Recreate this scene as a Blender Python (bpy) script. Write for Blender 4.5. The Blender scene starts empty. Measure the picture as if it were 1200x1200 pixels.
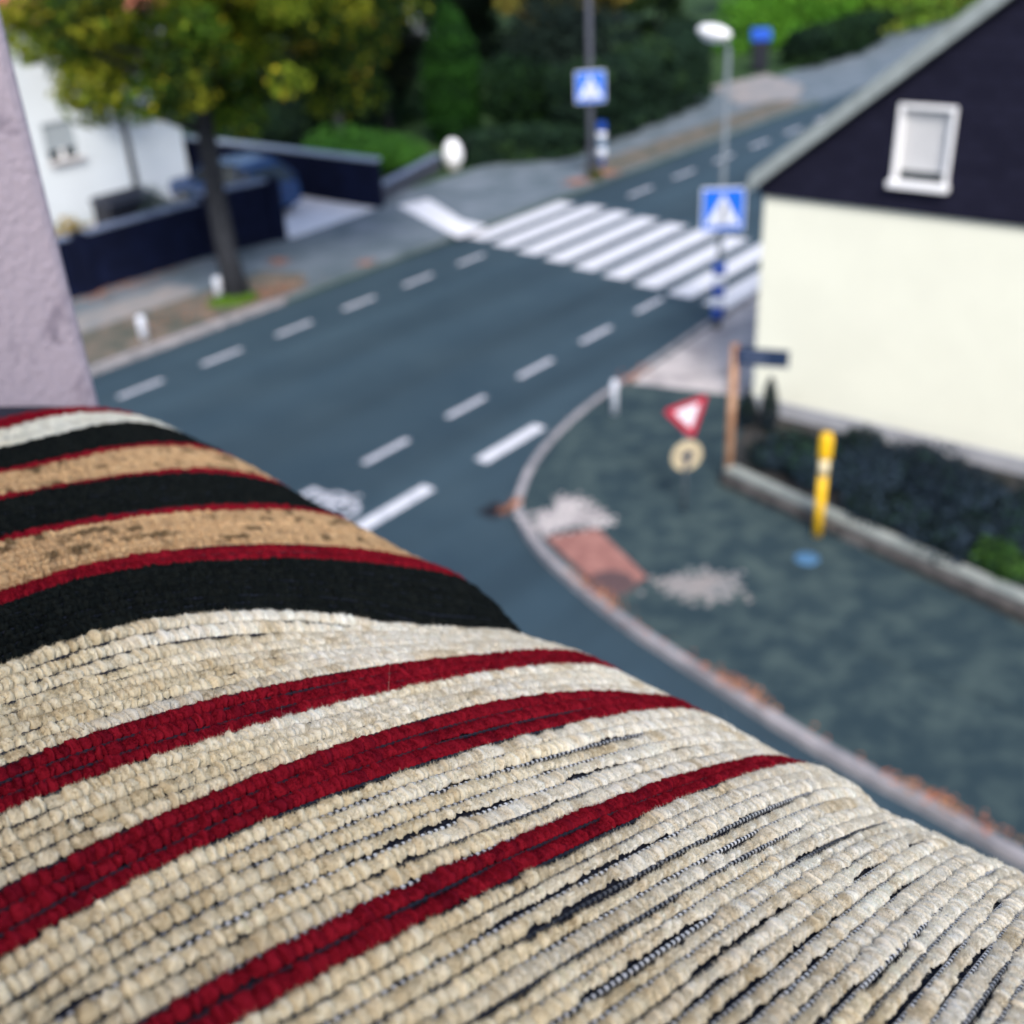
import bpy, bmesh, math, random
import numpy as np
from mathutils import Vector, Matrix

random.seed(7)
RNG = np.random.default_rng(11)
scene = bpy.context.scene
COL = scene.collection
R = math.radians

# ------------------------------------------------------------------ camera
CAM_H = 7.974
PITCH, ROLL = 0.508518, -0.057130
FPX = 1306.30 / 1200.0
cp, sp = math.cos(PITCH), math.sin(PITCH)
FWD = np.array([0.0, cp, -sp])
RT0 = np.array([1.0, 0, 0])
UP0 = np.cross(RT0, FWD)
RT = RT0 * math.cos(ROLL) + UP0 * math.sin(ROLL)
UP = -RT0 * math.sin(ROLL) + UP0 * math.cos(ROLL)
cam_d = bpy.data.cameras.new('camera')
cam = bpy.data.objects.new('camera', cam_d)
COL.objects.link(cam)
cam.matrix_world = Matrix(((RT[0], UP[0], -FWD[0], 0), (RT[1], UP[1], -FWD[1], 0),
                           (RT[2], UP[2], -FWD[2], CAM_H), (0, 0, 0, 1)))
cam_d.sensor_width = 36.0
cam_d.sensor_height = 36.0
cam_d.sensor_fit = 'HORIZONTAL'
cam_d.lens = 36.0 * FPX
cam_d.clip_start = 0.01
cam_d.clip_end = 1500
cam_d.dof.use_dof = True
cam_d.dof.focus_distance = 0.213
cam_d.dof.aperture_fstop = cam_d.lens / 2.5
scene.camera = cam

# ------------------------------------------------------------------ sky and sun
SUN_AZ, SUN_EL = R(172), R(44)
w = bpy.data.worlds.new('World')
scene.world = w
w.use_nodes = True
nt = w.node_tree
for n in list(nt.nodes):
    nt.nodes.remove(n)
sky = nt.nodes.new('ShaderNodeTexSky')
sky.sky_type = 'NISHITA'
sky.sun_disc = False
sky.sun_elevation = SUN_EL
sky.sun_rotation = SUN_AZ
sky.air_density = 1.0
sky.dust_density = 2.0
bg = nt.nodes.new('ShaderNodeBackground')
bg.inputs['Strength'].default_value = 0.15
wo = nt.nodes.new('ShaderNodeOutputWorld')
nt.links.new(sky.outputs[0], bg.inputs[0])
nt.links.new(bg.outputs[0], wo.inputs[0])
sl = bpy.data.lights.new('sun', 'SUN')
sl.energy = 2.2
sl.angle = R(18)
sl.color = (1.0, 0.95, 0.88)
so = bpy.data.objects.new('sun', sl)
COL.objects.link(so)
sdir = Vector((math.sin(SUN_AZ) * math.cos(SUN_EL), math.cos(SUN_AZ) * math.cos(SUN_EL), math.sin(SUN_EL)))
so.rotation_euler = (-sdir).to_track_quat('-Z', 'Y').to_euler()
so.location = (20, -10, 40)
scene.view_settings.view_transform = 'Standard'
scene.view_settings.look = 'None'
scene.view_settings.gamma = 1.0
scene.view_settings.exposure = 0.85
scene.cycles.use_denoising = True
scene.cycles.max_bounces = 6
scene.cycles.diffuse_bounces = 3
scene.cycles.transparent_max_bounces = 8

# ------------------------------------------------------------------ frames
RAZ = 0.69782            # heading of the main road
DU = np.array([math.sin(RAZ), math.cos(RAZ)])
DN = np.array([DU[1], -DU[0]])
ROADROT = -RAZ           # z rotation that turns +y into the road direction


def W(a, c, z=0.0):
    """road coordinates (along, across, up) -> world"""
    p = a * DU + c * DN
    return Vector((p[0], p[1], z))


AXAZ = R(-48)
AX = np.array([math.sin(AXAZ), math.cos(AXAZ), 0.0])     # along the window sill
TX = np.array([AX[1], -AX[0], 0.0])                       # outward from the facade
CAMP = np.array([0, 0, CAM_H])


def S(s, t, z):
    """window coordinates (along sill, outward, up from the lens) -> world"""
    return Vector(CAMP + s * AX + t * TX + np.array([0, 0, z]))


# ------------------------------------------------------------------ materials
def new_mat(name):
    m = bpy.data.materials.new(name)
    m.use_nodes = True
    t = m.node_tree
    b = t.nodes['Principled BSDF']
    return m, t, b


def mat(name, col, rough=0.7, var=0.0, vscale=6.0, col2=None, bump=0.0, bscale=60.0, spec=0.3, metal=0.0, ramp=(0.4, 0.62)):
    m, t, b = new_mat(name)
    b.inputs['Base Color'].default_value = (*col, 1)
    b.inputs['Roughness'].default_value = rough
    b.inputs['Specular IOR Level'].default_value = spec
    b.inputs['Metallic'].default_value = metal
    geo = t.nodes.new('ShaderNodeNewGeometry')
    if var > 0 or col2 is not None:
        n = t.nodes.new('ShaderNodeTexNoise')
        n.inputs['Scale'].default_value = vscale
        n.inputs['Detail'].default_value = 6
        n.inputs['Roughness'].default_value = 0.62
        t.links.new(geo.outputs['Position'], n.inputs['Vector'])
        r = t.nodes.new('ShaderNodeValToRGB')
        c2 = col2 if col2 is not None else tuple(min(1, x * (1 + var)) for x in col)
        c1 = col if col2 is not None else tuple(x * (1 - var) for x in col)
        r.color_ramp.elements[0].position = ramp[0]
        r.color_ramp.elements[1].position = ramp[1]
        r.color_ramp.elements[0].color = (*c1, 1)
        r.color_ramp.elements[1].color = (*c2, 1)
        t.links.new(n.outputs['Fac'], r.inputs['Fac'])
        t.links.new(r.outputs['Color'], b.inputs['Base Color'])
    if bump > 0:
        n2 = t.nodes.new('ShaderNodeTexNoise')
        n2.inputs['Scale'].default_value = bscale
        n2.inputs['Detail'].default_value = 8
        t.links.new(geo.outputs['Position'], n2.inputs['Vector'])
        bp = t.nodes.new('ShaderNodeBump')
        bp.inputs['Strength'].default_value = bump
        bp.inputs['Distance'].default_value = 1.0 / bscale
        t.links.new(n2.outputs['Fac'], bp.inputs['Height'])
        t.links.new(bp.outputs['Normal'], b.inputs['Normal'])
    return m


def col_mat(name, rough=0.8, spec=0.15, sheen=0.0, transl=0.0):
    m, t, b = new_mat(name)
    a = t.nodes.new('ShaderNodeAttribute')
    a.attribute_name = 'Col'
    t.links.new(a.outputs['Color'], b.inputs['Base Color'])
    b.inputs['Roughness'].default_value = rough
    b.inputs['Specular IOR Level'].default_value = spec
    if sheen:
        b.inputs['Sheen Weight'].default_value = sheen
        b.inputs['Sheen Roughness'].default_value = 0.5
    if transl > 0:
        tr = t.nodes.new('ShaderNodeBsdfTranslucent')
        t.links.new(a.outputs['Color'], tr.inputs['Color'])
        mx = t.nodes.new('ShaderNodeMixShader')
        mx.inputs[0].default_value = transl
        t.links.new(b.outputs[0], mx.inputs[1])
        t.links.new(tr.outputs[0], mx.inputs[2])
        t.links.new(mx.outputs[0], t.nodes['Material Output'].inputs['Surface'])
    return m


M = dict(
    asphalt=mat('road_asphalt', (0.023, 0.045, 0.063), 0.8, vscale=0.45, col2=(0.035, 0.061, 0.079), bump=0.25, bscale=90, spec=0.25, ramp=(0.3, 0.7)),
    paving_dark=mat('pavement_asphalt', (0.017, 0.036, 0.046), 0.9, vscale=2.7, col2=(0.075, 0.108, 0.100), bump=0.3, bscale=70, ramp=(0.42, 0.85)),
    paving_left=mat('footway_asphalt', (0.085, 0.115, 0.135), 0.85, vscale=0.9, col2=(0.17, 0.20, 0.235), bump=0.2, bscale=70, ramp=(0.35, 0.7)),
    verge=mat('verge_soil', (0.065, 0.078, 0.065), 0.95, vscale=2.2, col2=(0.19, 0.145, 0.115), bump=0.4, bscale=40, ramp=(0.38, 0.66)),
    path_pale=mat('pale_path', (0.19, 0.20, 0.21), 0.9, vscale=1.6, col2=(0.32, 0.275, 0.255), ramp=(0.35, 0.7)),
    kerb=mat('kerb_concrete', (0.22, 0.21, 0.225), 0.85, vscale=3.0, col2=(0.36, 0.335, 0.345), bump=0.2, bscale=60),
    slab=mat('pale_slabs', (0.32, 0.29, 0.29), 0.85, vscale=2.0, col2=(0.52, 0.47, 0.46), bump=0.15, bscale=60),
    slab_white=mat('white_slabs', (0.66, 0.66, 0.70), 0.8, vscale=3.0, col2=(0.76, 0.76, 0.80)),
    red_paver=mat('red_pavers', (0.24, 0.105, 0.09), 0.9, vscale=5.0, col2=(0.33, 0.155, 0.13), bump=0.2, bscale=50),
    white_paint=mat('road_paint', (0.42, 0.43, 0.47), 0.6, vscale=5.0, col2=(0.66, 0.66, 0.70), ramp=(0.28, 0.52)),
    worn_paint=mat('worn_road_paint', (0.36, 0.37, 0.41), 0.7, vscale=9.0, col2=(0.58, 0.58, 0.63), ramp=(0.28, 0.6)),
    soil=mat('bed_soil', (0.02, 0.022, 0.025), 0.95, vscale=6, col2=(0.05, 0.045, 0.04)),
    grass=mat('garden_grass', (0.014, 0.040, 0.010), 0.95, vscale=0.4, col2=(0.03, 0.07, 0.014)),
    cream=mat('cream_render', (0.73, 0.73, 0.62), 0.9, var=0.02, vscale=1.0, bump=0.1, bscale=120),
    plinth=mat('grey_plinth', (0.34, 0.35, 0.38), 0.9, var=0.1, vscale=3, bump=0.2, bscale=60),
    white_wall=mat('white_render', (0.60, 0.65, 0.69), 0.9, var=0.02, vscale=1),
    white_gloss=mat('white_lacquer', (0.80, 0.80, 0.82), 0.35),
    shutter=mat('roller_shutter', (0.52, 0.52, 0.53), 0.6, var=0.04, vscale=8),
    shutter_grey=mat('grey_shutter', (0.30, 0.34, 0.37), 0.6, var=0.06, vscale=8),
    glass_dark=mat('dark_glass', (0.02, 0.03, 0.035), 0.08, spec=0.6),
    tile=mat('roof_tiles', (0.16, 0.19, 0.19), 0.8, vscale=5, col2=(0.24, 0.27, 0.26)),
    tile_red=mat('red_roof_tiles', (0.35, 0.11, 0.07), 0.8, var=0.2, vscale=5),
    verge_board=mat('verge_trim', (0.25, 0.28, 0.28), 0.6, var=0.1, vscale=6),
    navy=mat('navy_wall_paint', (0.0035, 0.006, 0.022), 0.85, var=0.25, vscale=2.0, spec=0.1),
    coping=mat('blue_grey_coping', (0.12, 0.15, 0.24), 0.7, vscale=3.0, col2=(0.20, 0.24, 0.34)),
    coping_pale=mat('pale_coping', (0.26, 0.32, 0.42), 0.7, var=0.1, vscale=3.0),
    bark=mat('bark', (0.022, 0.024, 0.03), 0.95, var=0.35, vscale=9, bump=0.6, bscale=30),
    pole_dark=mat('dark_galvanised', (0.05, 0.055, 0.075), 0.6, var=0.1, vscale=8),
    pole_grey=mat('galvanised_steel', (0.13, 0.155, 0.18), 0.55, var=0.1, vscale=8, metal=0.2),
    sign_blue=mat('sign_blue', (0.010, 0.13, 0.62), 0.45),
    sign_blue_deep=mat('band_blue', (0.006, 0.055, 0.34), 0.5),
    sign_red=mat('sign_red', (0.42, 0.025, 0.05), 0.45),
    sign_white=mat('sign_white', (0.66, 0.70, 0.80), 0.5),
    sign_black=mat('sign_black', (0.01, 0.01, 0.015), 0.5),
    sign_cream=mat('sign_cream', (0.50, 0.42, 0.28), 0.6, var=0.1, vscale=10),
    sign_name=mat('name_plate_blue', (0.015, 0.03, 0.07), 0.45),
    rust=mat('rusty_post', (0.30, 0.15, 0.08), 0.85, vscale=3.5, col2=(0.50, 0.30, 0.19)),
    yellow=mat('yellow_enamel', (0.78, 0.46, 0.012), 0.45, var=0.06, vscale=8),
    pale_yellow=mat('pale_plate', (0.78, 0.66, 0.42), 0.5),
    blue_bin=mat('blue_lid', (0.008, 0.075, 0.46), 0.45),
    bin_dark=mat('dark_bin', (0.012, 0.014, 0.022), 0.5),
    iron=mat('cast_iron', (0.10, 0.06, 0.06), 0.7, var=0.3, vscale=30),
    iron_dark=mat('dark_grate', (0.012, 0.014, 0.02), 0.7),
    hydrant=mat('blue_cover', (0.06, 0.15, 0.27), 0.6, var=0.1, vscale=10),
    car_blue=mat('blue_car_paint', (0.012, 0.05, 0.16), 0.25, spec=0.6),
    car_dark=mat('dark_car_paint', (0.012, 0.014, 0.03), 0.3, spec=0.5),
    tyre=mat('tyre', (0.015, 0.015, 0.016), 0.85),
    rim=mat('alloy', (0.35, 0.36, 0.38), 0.35, metal=0.8),
    lens=mat('headlight_lens', (0.55, 0.58, 0.6), 0.1, spec=0.6),
    wall_low=mat('garden_wall_stone', (0.17, 0.155, 0.15), 0.9, vscale=4, col2=(0.08, 0.075, 0.075), bump=0.3, bscale=40),
    wall_cap=mat('garden_wall_cap', (0.19, 0.215, 0.205), 0.9, vscale=3, col2=(0.28, 0.30, 0.28), bump=0.2, bscale=40),
    stucco=mat('lilac_roughcast', (0.25, 0.21, 0.26), 0.95, vscale=48, col2=(0.43, 0.365, 0.425), bump=0.35, bscale=300, ramp=(0.31, 0.42)),
    stucco_out=mat('facade_roughcast', (0.52, 0.47, 0.52), 0.95, var=0.08, vscale=3, bump=0.6, bscale=90),
    room=mat('room_plaster', (0.38, 0.36, 0.33), 0.95),
    sill=mat('sill_stone', (0.30, 0.29, 0.30), 0.7, var=0.1, vscale=20),
    leaf=col_mat('foliage', 0.75, 0.12, transl=0.28),
    leaf_dense=col_mat('dense_foliage', 0.8, 0.1, transl=0.12),
    litter=col_mat('leaf_litter', 0.9, 0.1),
    yarn=col_mat('chenille_yarn', 0.95, 0.02),
    fuzz=col_mat('chenille_fuzz', 0.95, 0.01, transl=0.4),
    thread=col_mat('binding_thread', 0.6, 0.3),
    backing=mat('woven_backing', (0.006, 0.008, 0.020), 0.95, vscale=900, col2=(0.016, 0.019, 0.036)),
)


# wheel tracks and old patches along the road
def road_wear(m, amount=0.20):
    t = m.node_tree
    b = t.nodes['Principled BSDF']
    src = b.inputs['Base Color'].links[0].from_socket
    geo = t.nodes.new('ShaderNodeNewGeometry')
    mp_ = t.nodes.new('ShaderNodeMapping')
    mp_.inputs['Rotation'].default_value = (0, 0, RAZ_)
    mp2 = t.nodes.new('ShaderNodeMapping')
    mp2.inputs['Scale'].default_value = (0.85, 0.045, 0.1)
    n = t.nodes.new('ShaderNodeTexNoise')
    n.inputs['Scale'].default_value = 1.0
    n.inputs['Detail'].default_value = 4
    t.links.new(geo.outputs['Position'], mp_.inputs['Vector'])
    t.links.new(mp_.outputs[0], mp2.inputs['Vector'])
    t.links.new(mp2.outputs[0], n.inputs['Vector'])
    mr = t.nodes.new('ShaderNodeMapRange')
    mr.inputs['From Min'].default_value = 0.3
    mr.inputs['From Max'].default_value = 0.7
    mr.inputs['To Min'].default_value = 1 - amount
    mr.inputs['To Max'].default_value = 1 + amount
    t.links.new(n.outputs['Fac'], mr.inputs['Value'])
    mx = t.nodes.new('ShaderNodeMix')
    mx.data_type = 'RGBA'
    mx.blend_type = 'MULTIPLY'
    mx.inputs[0].default_value = 1.0
    t.links.new(src, mx.inputs[6])
    t.links.new(mr.outputs[0], mx.inputs[7])
    t.links.new(mx.outputs[2], b.inputs['Base Color'])


RAZ_ = 0.69782
road_wear(M['asphalt'])


# ------------------------------------------------------------------ object helpers
def props(o, label=None, cat=None, group=None, kind=None):
    if label:
        o['label'] = label
    if cat:
        o['category'] = cat
    if group:
        o['group'] = group
    if kind:
        o['kind'] = kind
    return o


def empty(name, loc, rz=0.0, label=None, cat=None, group=None):
    o = bpy.data.objects.new(name, None)
    o.empty_display_size = 0.2
    COL.objects.link(o)
    o.location = loc
    o.rotation_euler = (0, 0, rz)
    return props(o, label, cat, group)


def link(name, me, parent=None, material=None):
    o = bpy.data.objects.new(name, me)
    COL.objects.link(o)
    if material is not None:
        me.materials.append(material)
    if parent is not None:
        o.parent = parent
    return o


def np_mesh(name, verts, faces, cols=None, smooth=False):
    """verts (n,3), faces (m,k) -> mesh, optional per-point colour"""
    me = bpy.data.meshes.new(name)
    verts = np.asarray(verts, dtype=np.float32)
    faces = np.asarray(faces, dtype=np.int32)
    m, k = faces.shape
    me.vertices.add(len(verts))
    me.vertices.foreach_set('co', verts.ravel())
    me.loops.add(m * k)
    me.loops.foreach_set('vertex_index', faces.ravel())
    me.polygons.add(m)
    me.polygons.foreach_set('loop_start', np.arange(0, m * k, k, dtype=np.int32))
    me.polygons.foreach_set('loop_total', np.full(m, k, dtype=np.int32))
    if smooth:
        me.polygons.foreach_set('use_smooth', np.ones(m, dtype=bool))
    me.update(calc_edges=True)
    if cols is not None:
        at = me.color_attributes.new('Col', 'FLOAT_COLOR', 'POINT')
        c4 = np.ones((len(verts), 4), dtype=np.float32)
        c4[:, :3] = cols
        at.data.foreach_set('color', c4.ravel())
    return me


class MB:
    """collects shapes into one mesh"""

    def __init__(self):
        self.bm = bmesh.new()

    def box(self, c, size, rz=0.0, tilt=None):
        r = bmesh.ops.create_cube(self.bm, size=1.0)
        mx = Matrix.Translation(Vector(c)) @ Matrix.Rotation(rz, 4, 'Z')
        if tilt is not None:
            mx = mx @ tilt
        mx = mx @ Matrix.Diagonal((size[0], size[1], size[2], 1))
        bmesh.ops.transform(self.bm, matrix=mx, verts=r['verts'])
        return self

    def tube(self, pts, radii, n=12, cap=True):
        rings = []
        pts = [Vector(p) for p in pts]
        for i, p in enumerate(pts):
            d = (pts[min(i + 1, len(pts) - 1)] - pts[max(i - 1, 0)]).normalized()
            u = d.cross(Vector((0.13, 0.99, 0.05)))
            if u.length < 0.05:
                u = d.cross(Vector((1, 0, 0)))
            u.normalize()
            v = d.cross(u)
            r = radii[i] if hasattr(radii, '__len__') else radii
            rings.append([self.bm.verts.new(p + (u * math.cos(2 * math.pi * k / n) + v * math.sin(2 * math.pi * k / n)) * r) for k in range(n)])
        for a, b in zip(rings[:-1], rings[1:]):
            for k in range(n):
                f = self.bm.faces.new((a[k], a[(k + 1) % n], b[(k + 1) % n], b[k]))
                f.smooth = True
        if cap:
            self.bm.faces.new(list(reversed(rings[0])))
            self.bm.faces.new(rings[-1])
        return self

    def prism(self, poly, z0, z1):
        a = [self.bm.verts.new((p[0], p[1], z0)) for p in poly]
        b = [self.bm.verts.new((p[0], p[1], z1)) for p in poly]
        n = len(poly)
        self.bm.faces.new(b)
        self.bm.faces.new(list(reversed(a)))
        for k in range(n):
            self.bm.faces.new((a[k], a[(k + 1) % n], b[(k + 1) % n], b[k]))
        return self

    def solid(self, poly, off):
        """planar polygon (3D points) thickened by the vector off"""
        a = [self.bm.verts.new(Vector(p)) for p in poly]
        b = [self.bm.verts.new(Vector(p) + Vector(off)) for p in poly]
        n = len(poly)
        self.bm.faces.new(b)
        self.bm.faces.new(list(reversed(a)))
        for k in range(n):
            self.bm.faces.new((a[k], a[(k + 1) % n], b[(k + 1) % n], b[k]))
        return self

    def lathe(self, c, prof, n=20):
        c = Vector(c)
        rings = [[self.bm.verts.new(c + Vector((r * math.cos(2 * math.pi * k / n), r * math.sin(2 * math.pi * k / n), z))) for k in range(n)] for r, z in prof]
        for a, b in zip(rings[:-1], rings[1:]):
            for k in range(n):
                f = self.bm.faces.new((a[k], a[(k + 1) % n], b[(k + 1) % n], b[k]))
                f.smooth = True
        self.bm.faces.new(list(reversed(rings[0])))
        self.bm.faces.new(rings[-1])
        return self

    def ellipsoid(self, c, r, rz=0.0, sub=3, tilt=None):
        q = bmesh.ops.create_icosphere(self.bm, subdivisions=sub, radius=1.0)
        mx = Matrix.Translation(Vector(c)) @ Matrix.Rotation(rz, 4, 'Z')
        if tilt is not None:
            mx = mx @ tilt
        bmesh.ops.transform(self.bm, matrix=mx @ Matrix.Diagonal((*r, 1)), verts=q['verts'])
        for v in q['verts']:
            for f in v.link_faces:
                f.smooth = True
        return self

    def build(self, name, material, parent=None, bevel=0.0):
        bmesh.ops.recalc_face_normals(self.bm, faces=self.bm.faces)
        me = bpy.data.meshes.new(name)
        self.bm.to_mesh(me)
        self.bm.free()
        o = link(name, me, parent, material)
        if bevel:
            b = o.modifiers.new('bevel', 'BEVEL')
            b.width = bevel
            b.segments = 2
            b.limit_method = 'ANGLE'
        return o


def sheet(name, poly, z0, z1, m, kind='structure', parent=None):
    """flat region given in road coordinates, from z0 up to z1"""
    return props(MB().prism([W(a, c) for a, c in poly], z0, z1).build(name, m, parent), kind=kind)


def flat(name, polys, z, m, th=0.003):
    mb = MB()
    for p in polys:
        mb.prism([W(a, c) for a, c in p], z, z + th)
    return props(mb.build(name, m), kind='structure')


# ------------------------------------------------------------------ ground
g = 400
props(MB().prism([(-g, -g), (g, -g), (g, g), (-g, g)], -0.6, -0.02).build('ground', M['grass']), kind='structure')
road = [(-60, -19.62), (160, -19.62), (160, -11.0), (18.0, -10.3), (12.6, -9.9), (11.0, -8.9), (10.2, -6.0), (9.2, 0.0), (8.6, 8.0), (8.2, 60), (2.4, 60), (2.4, -11.2), (-60, -11.2)]
flat_road = props(MB().prism([W(a, c) for a, c in road], -0.4, 0.0).build('road', M['asphalt']), kind='structure')
# wider mouth of the far junction
sheet('junction_road', [(44, -26.6), (160, -26.6), (160, -19.62), (44, -19.62)], -0.4, -0.004, M['paving_left'])

KZ = 0.12
KERB = [(160, -11.4), (60, -11.35), (27.5, -11.1), (25.6, -10.75), (20.5, -10.72), (18.4, -10.62), (15.97, -10.44), (14.65, -10.39), (13.34, -10.17), (12.24, -9.85), (11.35, -9.41), (10.9, -9.13),
        (10.42, -8.52), (10.04, -7.87), (9.70, -7.06), (9.37, -6.2), (9.11, -5.21), (8.88, -4.32), (8.68, -3.52), (8.54, -2.72), (8.46, -2.01), (8.28, -1.18), (7.6, 4), (7.2, 60)]


def offset(line, d):
    out = []
    for i, (a, c) in enumerate(line):
        p = Vector(line[max(i - 1, 0)])
        q = Vector(line[min(i + 1, len(line) - 1)])
        t = (q - p).normalized()
        out.append((a + t.y * d, c - t.x * d))
    return out


def smooth_line(line, it=2):
    for _ in range(it):
        o = [line[0]]
        for p, q in zip(line[:-1], line[1:]):
            o += [(0.75 * p[0] + 0.25 * q[0], 0.75 * p[1] + 0.25 * q[1]), (0.25 * p[0] + 0.75 * q[0], 0.25 * p[1] + 0.75 * q[1])]
        o.append(line[-1])
        line = o
    return line


KS = smooth_line(KERB)
KIN = offset(KS, -0.12)
if (Vector(KIN[20]) - Vector((30, 0))).length > (Vector(KS[20]) - Vector((30, 0))).length:
    KIN = offset(KS, 0.12)
mb = MB()
for i in range(len(KS) - 1):
    p0, p1, q1, q0 = W(*KS[i]), W(*KS[i + 1]), W(*KIN[i + 1]), W(*KIN[i])
    mb.prism([p0, p1, q1, q0], -0.2, KZ + 0.004)
bmesh.ops.remove_doubles(mb.bm, verts=mb.bm.verts, dist=0.002)
props(mb.build('kerb', M['kerb']), kind='structure')
# corner pavement: inside of the kerb to the house side
mb = MB()
top = [W(a, c, KZ) for a, c in KIN]
back = [W(a, c, KZ) for a, c in [(7.2, 60), (160, 60)]]
vs = [mb.bm.verts.new(p) for p in top + back]
f = mb.bm.faces.new(vs)
r = bmesh.ops.extrude_face_region(mb.bm, geom=[f])
bmesh.ops.translate(mb.bm, vec=(0, 0, -0.3), verts=[v for v in r['geom'] if isinstance(v, bmesh.types.BMVert)])
bmesh.ops.triangulate(mb.bm, faces=mb.bm.faces)
props(mb.build('corner_pavement', M['paving_dark']), kind='structure')

zP = KZ + 0.001
flat('crossing_slabs', [[(25.4, -10.55), (25.4, -8.3), (16.3, -7.9), (15.72, -10.22), (18.4, -10.40), (20.5, -10.50)]], zP, M['slab'], 0.005)
def setts(name, spots, m):
    polys = []
    used = set()
    for a, c, sg_, n_ in spots:
        for _ in range(n_):
            aa = round((a + RNG.normal() * sg_) / 0.075) * 0.075
            cc = round((c + RNG.normal() * sg_) / 0.075) * 0.075
            if (round(aa, 3), round(cc, 3)) in used or (cc > -8.3 and aa < 11.07 - (-7.75 - cc) * 1.33 and aa > 9.7 and cc > -8.2 and abs((aa - 10.4) * 0.55 + (cc + 7.27) * 0.83) < 0.98 and abs((aa - 10.42) * 0.80 - (cc + 7.27) * 0.60) < 0.40):
                continue
            used.add((round(aa, 3), round(cc, 3)))
            j = RNG.uniform(-.006, .006, 4)
            polys.append([(aa - .034 + j[0], cc - .034 + j[1]), (aa + .034 + j[2], cc - .034 + j[3]), (aa + .034 + j[1], cc + .034 + j[0]), (aa - .034 + j[3], cc + .034 + j[2])])
    return flat(name, polys, zP, m, 0.005)


setts('pale_setts', [(11.42, -8.45, 0.13, 130), (11.25, -7.98, 0.12, 120), (11.0, -8.5, 0.14, 90), (10.75, -8.35, 0.12, 70), (11.15, -8.2, 0.12, 60)], M['slab'])
setts('worn_setts', [(10.62, -5.85, 0.15, 130), (10.45, -6.1, 0.15, 70), (10.75, -5.65, 0.18, 60)], M['path_pale'])
flat('red_paving', [[(10.47, -8.2), (11.07, -7.75), (10.40, -6.50), (9.74, -6.62)]], zP, M['red_paver'], 0.009)

# left side: kerb, verge, footway
sheet('opposite_kerb', [(-60, -19.62), (15.8, -19.62), (15.8, -19.78), (-60, -19.78)], -0.2, KZ + 0.004, M['kerb'])
sheet('opposite_pavement', [(-60, -19.78), (44, -19.78), (44, -24.3), (-60, -24.3)], -0.3, KZ, M['paving_left'])
sheet('verge_strip', [(-40, -19.80), (16.6, -19.80), (17.3, -20.7), (16.9, -21.7), (-40, -21.7)], KZ - 0.05, KZ + 0.012, M['verge'])
flat('pale_footpath', [[(-40, -21.75), (14.8, -21.75), (15.2, -22.1), (15.0, -22.9), (-40, -23.0)]], KZ + 0.001, M['path_pale'], 0.006)
sheet('driveway', [(19.35, -23.35), (22.75, -23.55), (22.75, -34), (19.35, -34)], -0.2, KZ + 0.006, M['slab_white'])
flat('driveway_edge_slabs', [[(23.3, -23.2), (24.3, -22.9), (23.6, -21.6), (22.9, -20.4), (22.75, -19.4), (21.5, -19.3), (22.0, -20.4), (22.7, -21.9)]], KZ + 0.001, M['slab_white'], 0.007)
sheet('far_verge', [(29.5, -19.8), (43, -19.8), (43, -21.2), (29.5, -21.2)], KZ - 0.05, KZ + 0.01, M['verge'])
flat('far_pale_slabs', [[(43.5, -20.4), (46.5, -21.6), (49.0, -24.6), (45.0, -25.2), (41.5, -22.0)]], KZ + 0.02, M['path_pale'], 0.006)
sheet('garden_lawn', [(23.1, -24.3), (60, -24.3), (60, -60), (23.1, -60)], -0.3, KZ - 0.02, M['grass'])
sheet('yard_paving', [(-10, -24.45), (19.3, -24.45), (19.3, -30.2), (-10, -30.2)], -0.3, KZ - 0.01, M['slab'])

# ------------------------------------------------------------------ road markings
def dash(a, c, ln=1.0, wd=0.125):
    return [(a - ln / 2, c - wd / 2), (a + ln / 2, c - wd / 2), (a + ln / 2, c + wd / 2), (a - ln / 2, c + wd / 2)]


ZM = 0.003
left_line = [dash(10.84 + 1.935 * k, -18.17 + 0.022 * k) for k in range(-6, 6)] + [dash(28.3 + 2.5 * k, -18.08, 1.25) for k in range(0, 26)]
flat('left_lane_dashes', left_line, ZM, M['worn_paint'])
right_line = [dash(11.43 + 2.09 * k, -12.21 - 0.045 * max(k, 0), 1.05) for k in range(-6, 5)] + [dash(28.0 + 2.1 * k, -12.5) for k in range(0, 30)]
flat('right_lane_dashes', right_line, ZM, M['worn_paint'])
flat('junction_edge_dashes', [dash(12.78, -10.65, 1.58, 0.25), dash(10.07, -10.75, 1.60, 0.25), dash(7.4, -10.8, 1.6, 0.25), dash(4.7, -10.9, 1.6, 0.25)], ZM, M['white_paint'])
zeb = []
for k in range(-1, 8):
    c0 = -18.16 + k
    a0 = 21.80 - 0.195 * k
    ln = 4.45 if k > -1 else 4.2
    zeb.append([(a0, c0 - 0.31), (a0 + ln, c0 - 0.35), (a0 + ln, c0 + 0.27), (a0, c0 + 0.31)])
flat('zebra_crossing', zeb, ZM, M['white_paint'], 0.004)
# bicycle symbol in the cycle lane (partly hidden by the cushion)
sym = []


def ring(ca, cc, r0, r1, n=20):
    out = []
    for k in range(n):
        t0, t1 = 2 * math.pi * k / n, 2 * math.pi * (k + 1) / n
        out.append([(ca + r0 * math.cos(t0), cc + r0 * math.sin(t0)), (ca + r1 * math.cos(t0), cc + r1 * math.sin(t0)),
                    (ca + r1 * math.cos(t1), cc + r1 * math.sin(t1)), (ca + r0 * math.cos(t1), cc + r0 * math.sin(t1))])
    return out


def stroke(p, q, wd=0.07):
    p, q = Vector(p), Vector(q)
    d = (q - p).normalized() * wd / 2
    nn = Vector((-d.y, d.x))
    return [tuple(p + nn), tuple(q + nn), tuple(q - nn), tuple(p - nn)]


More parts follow.
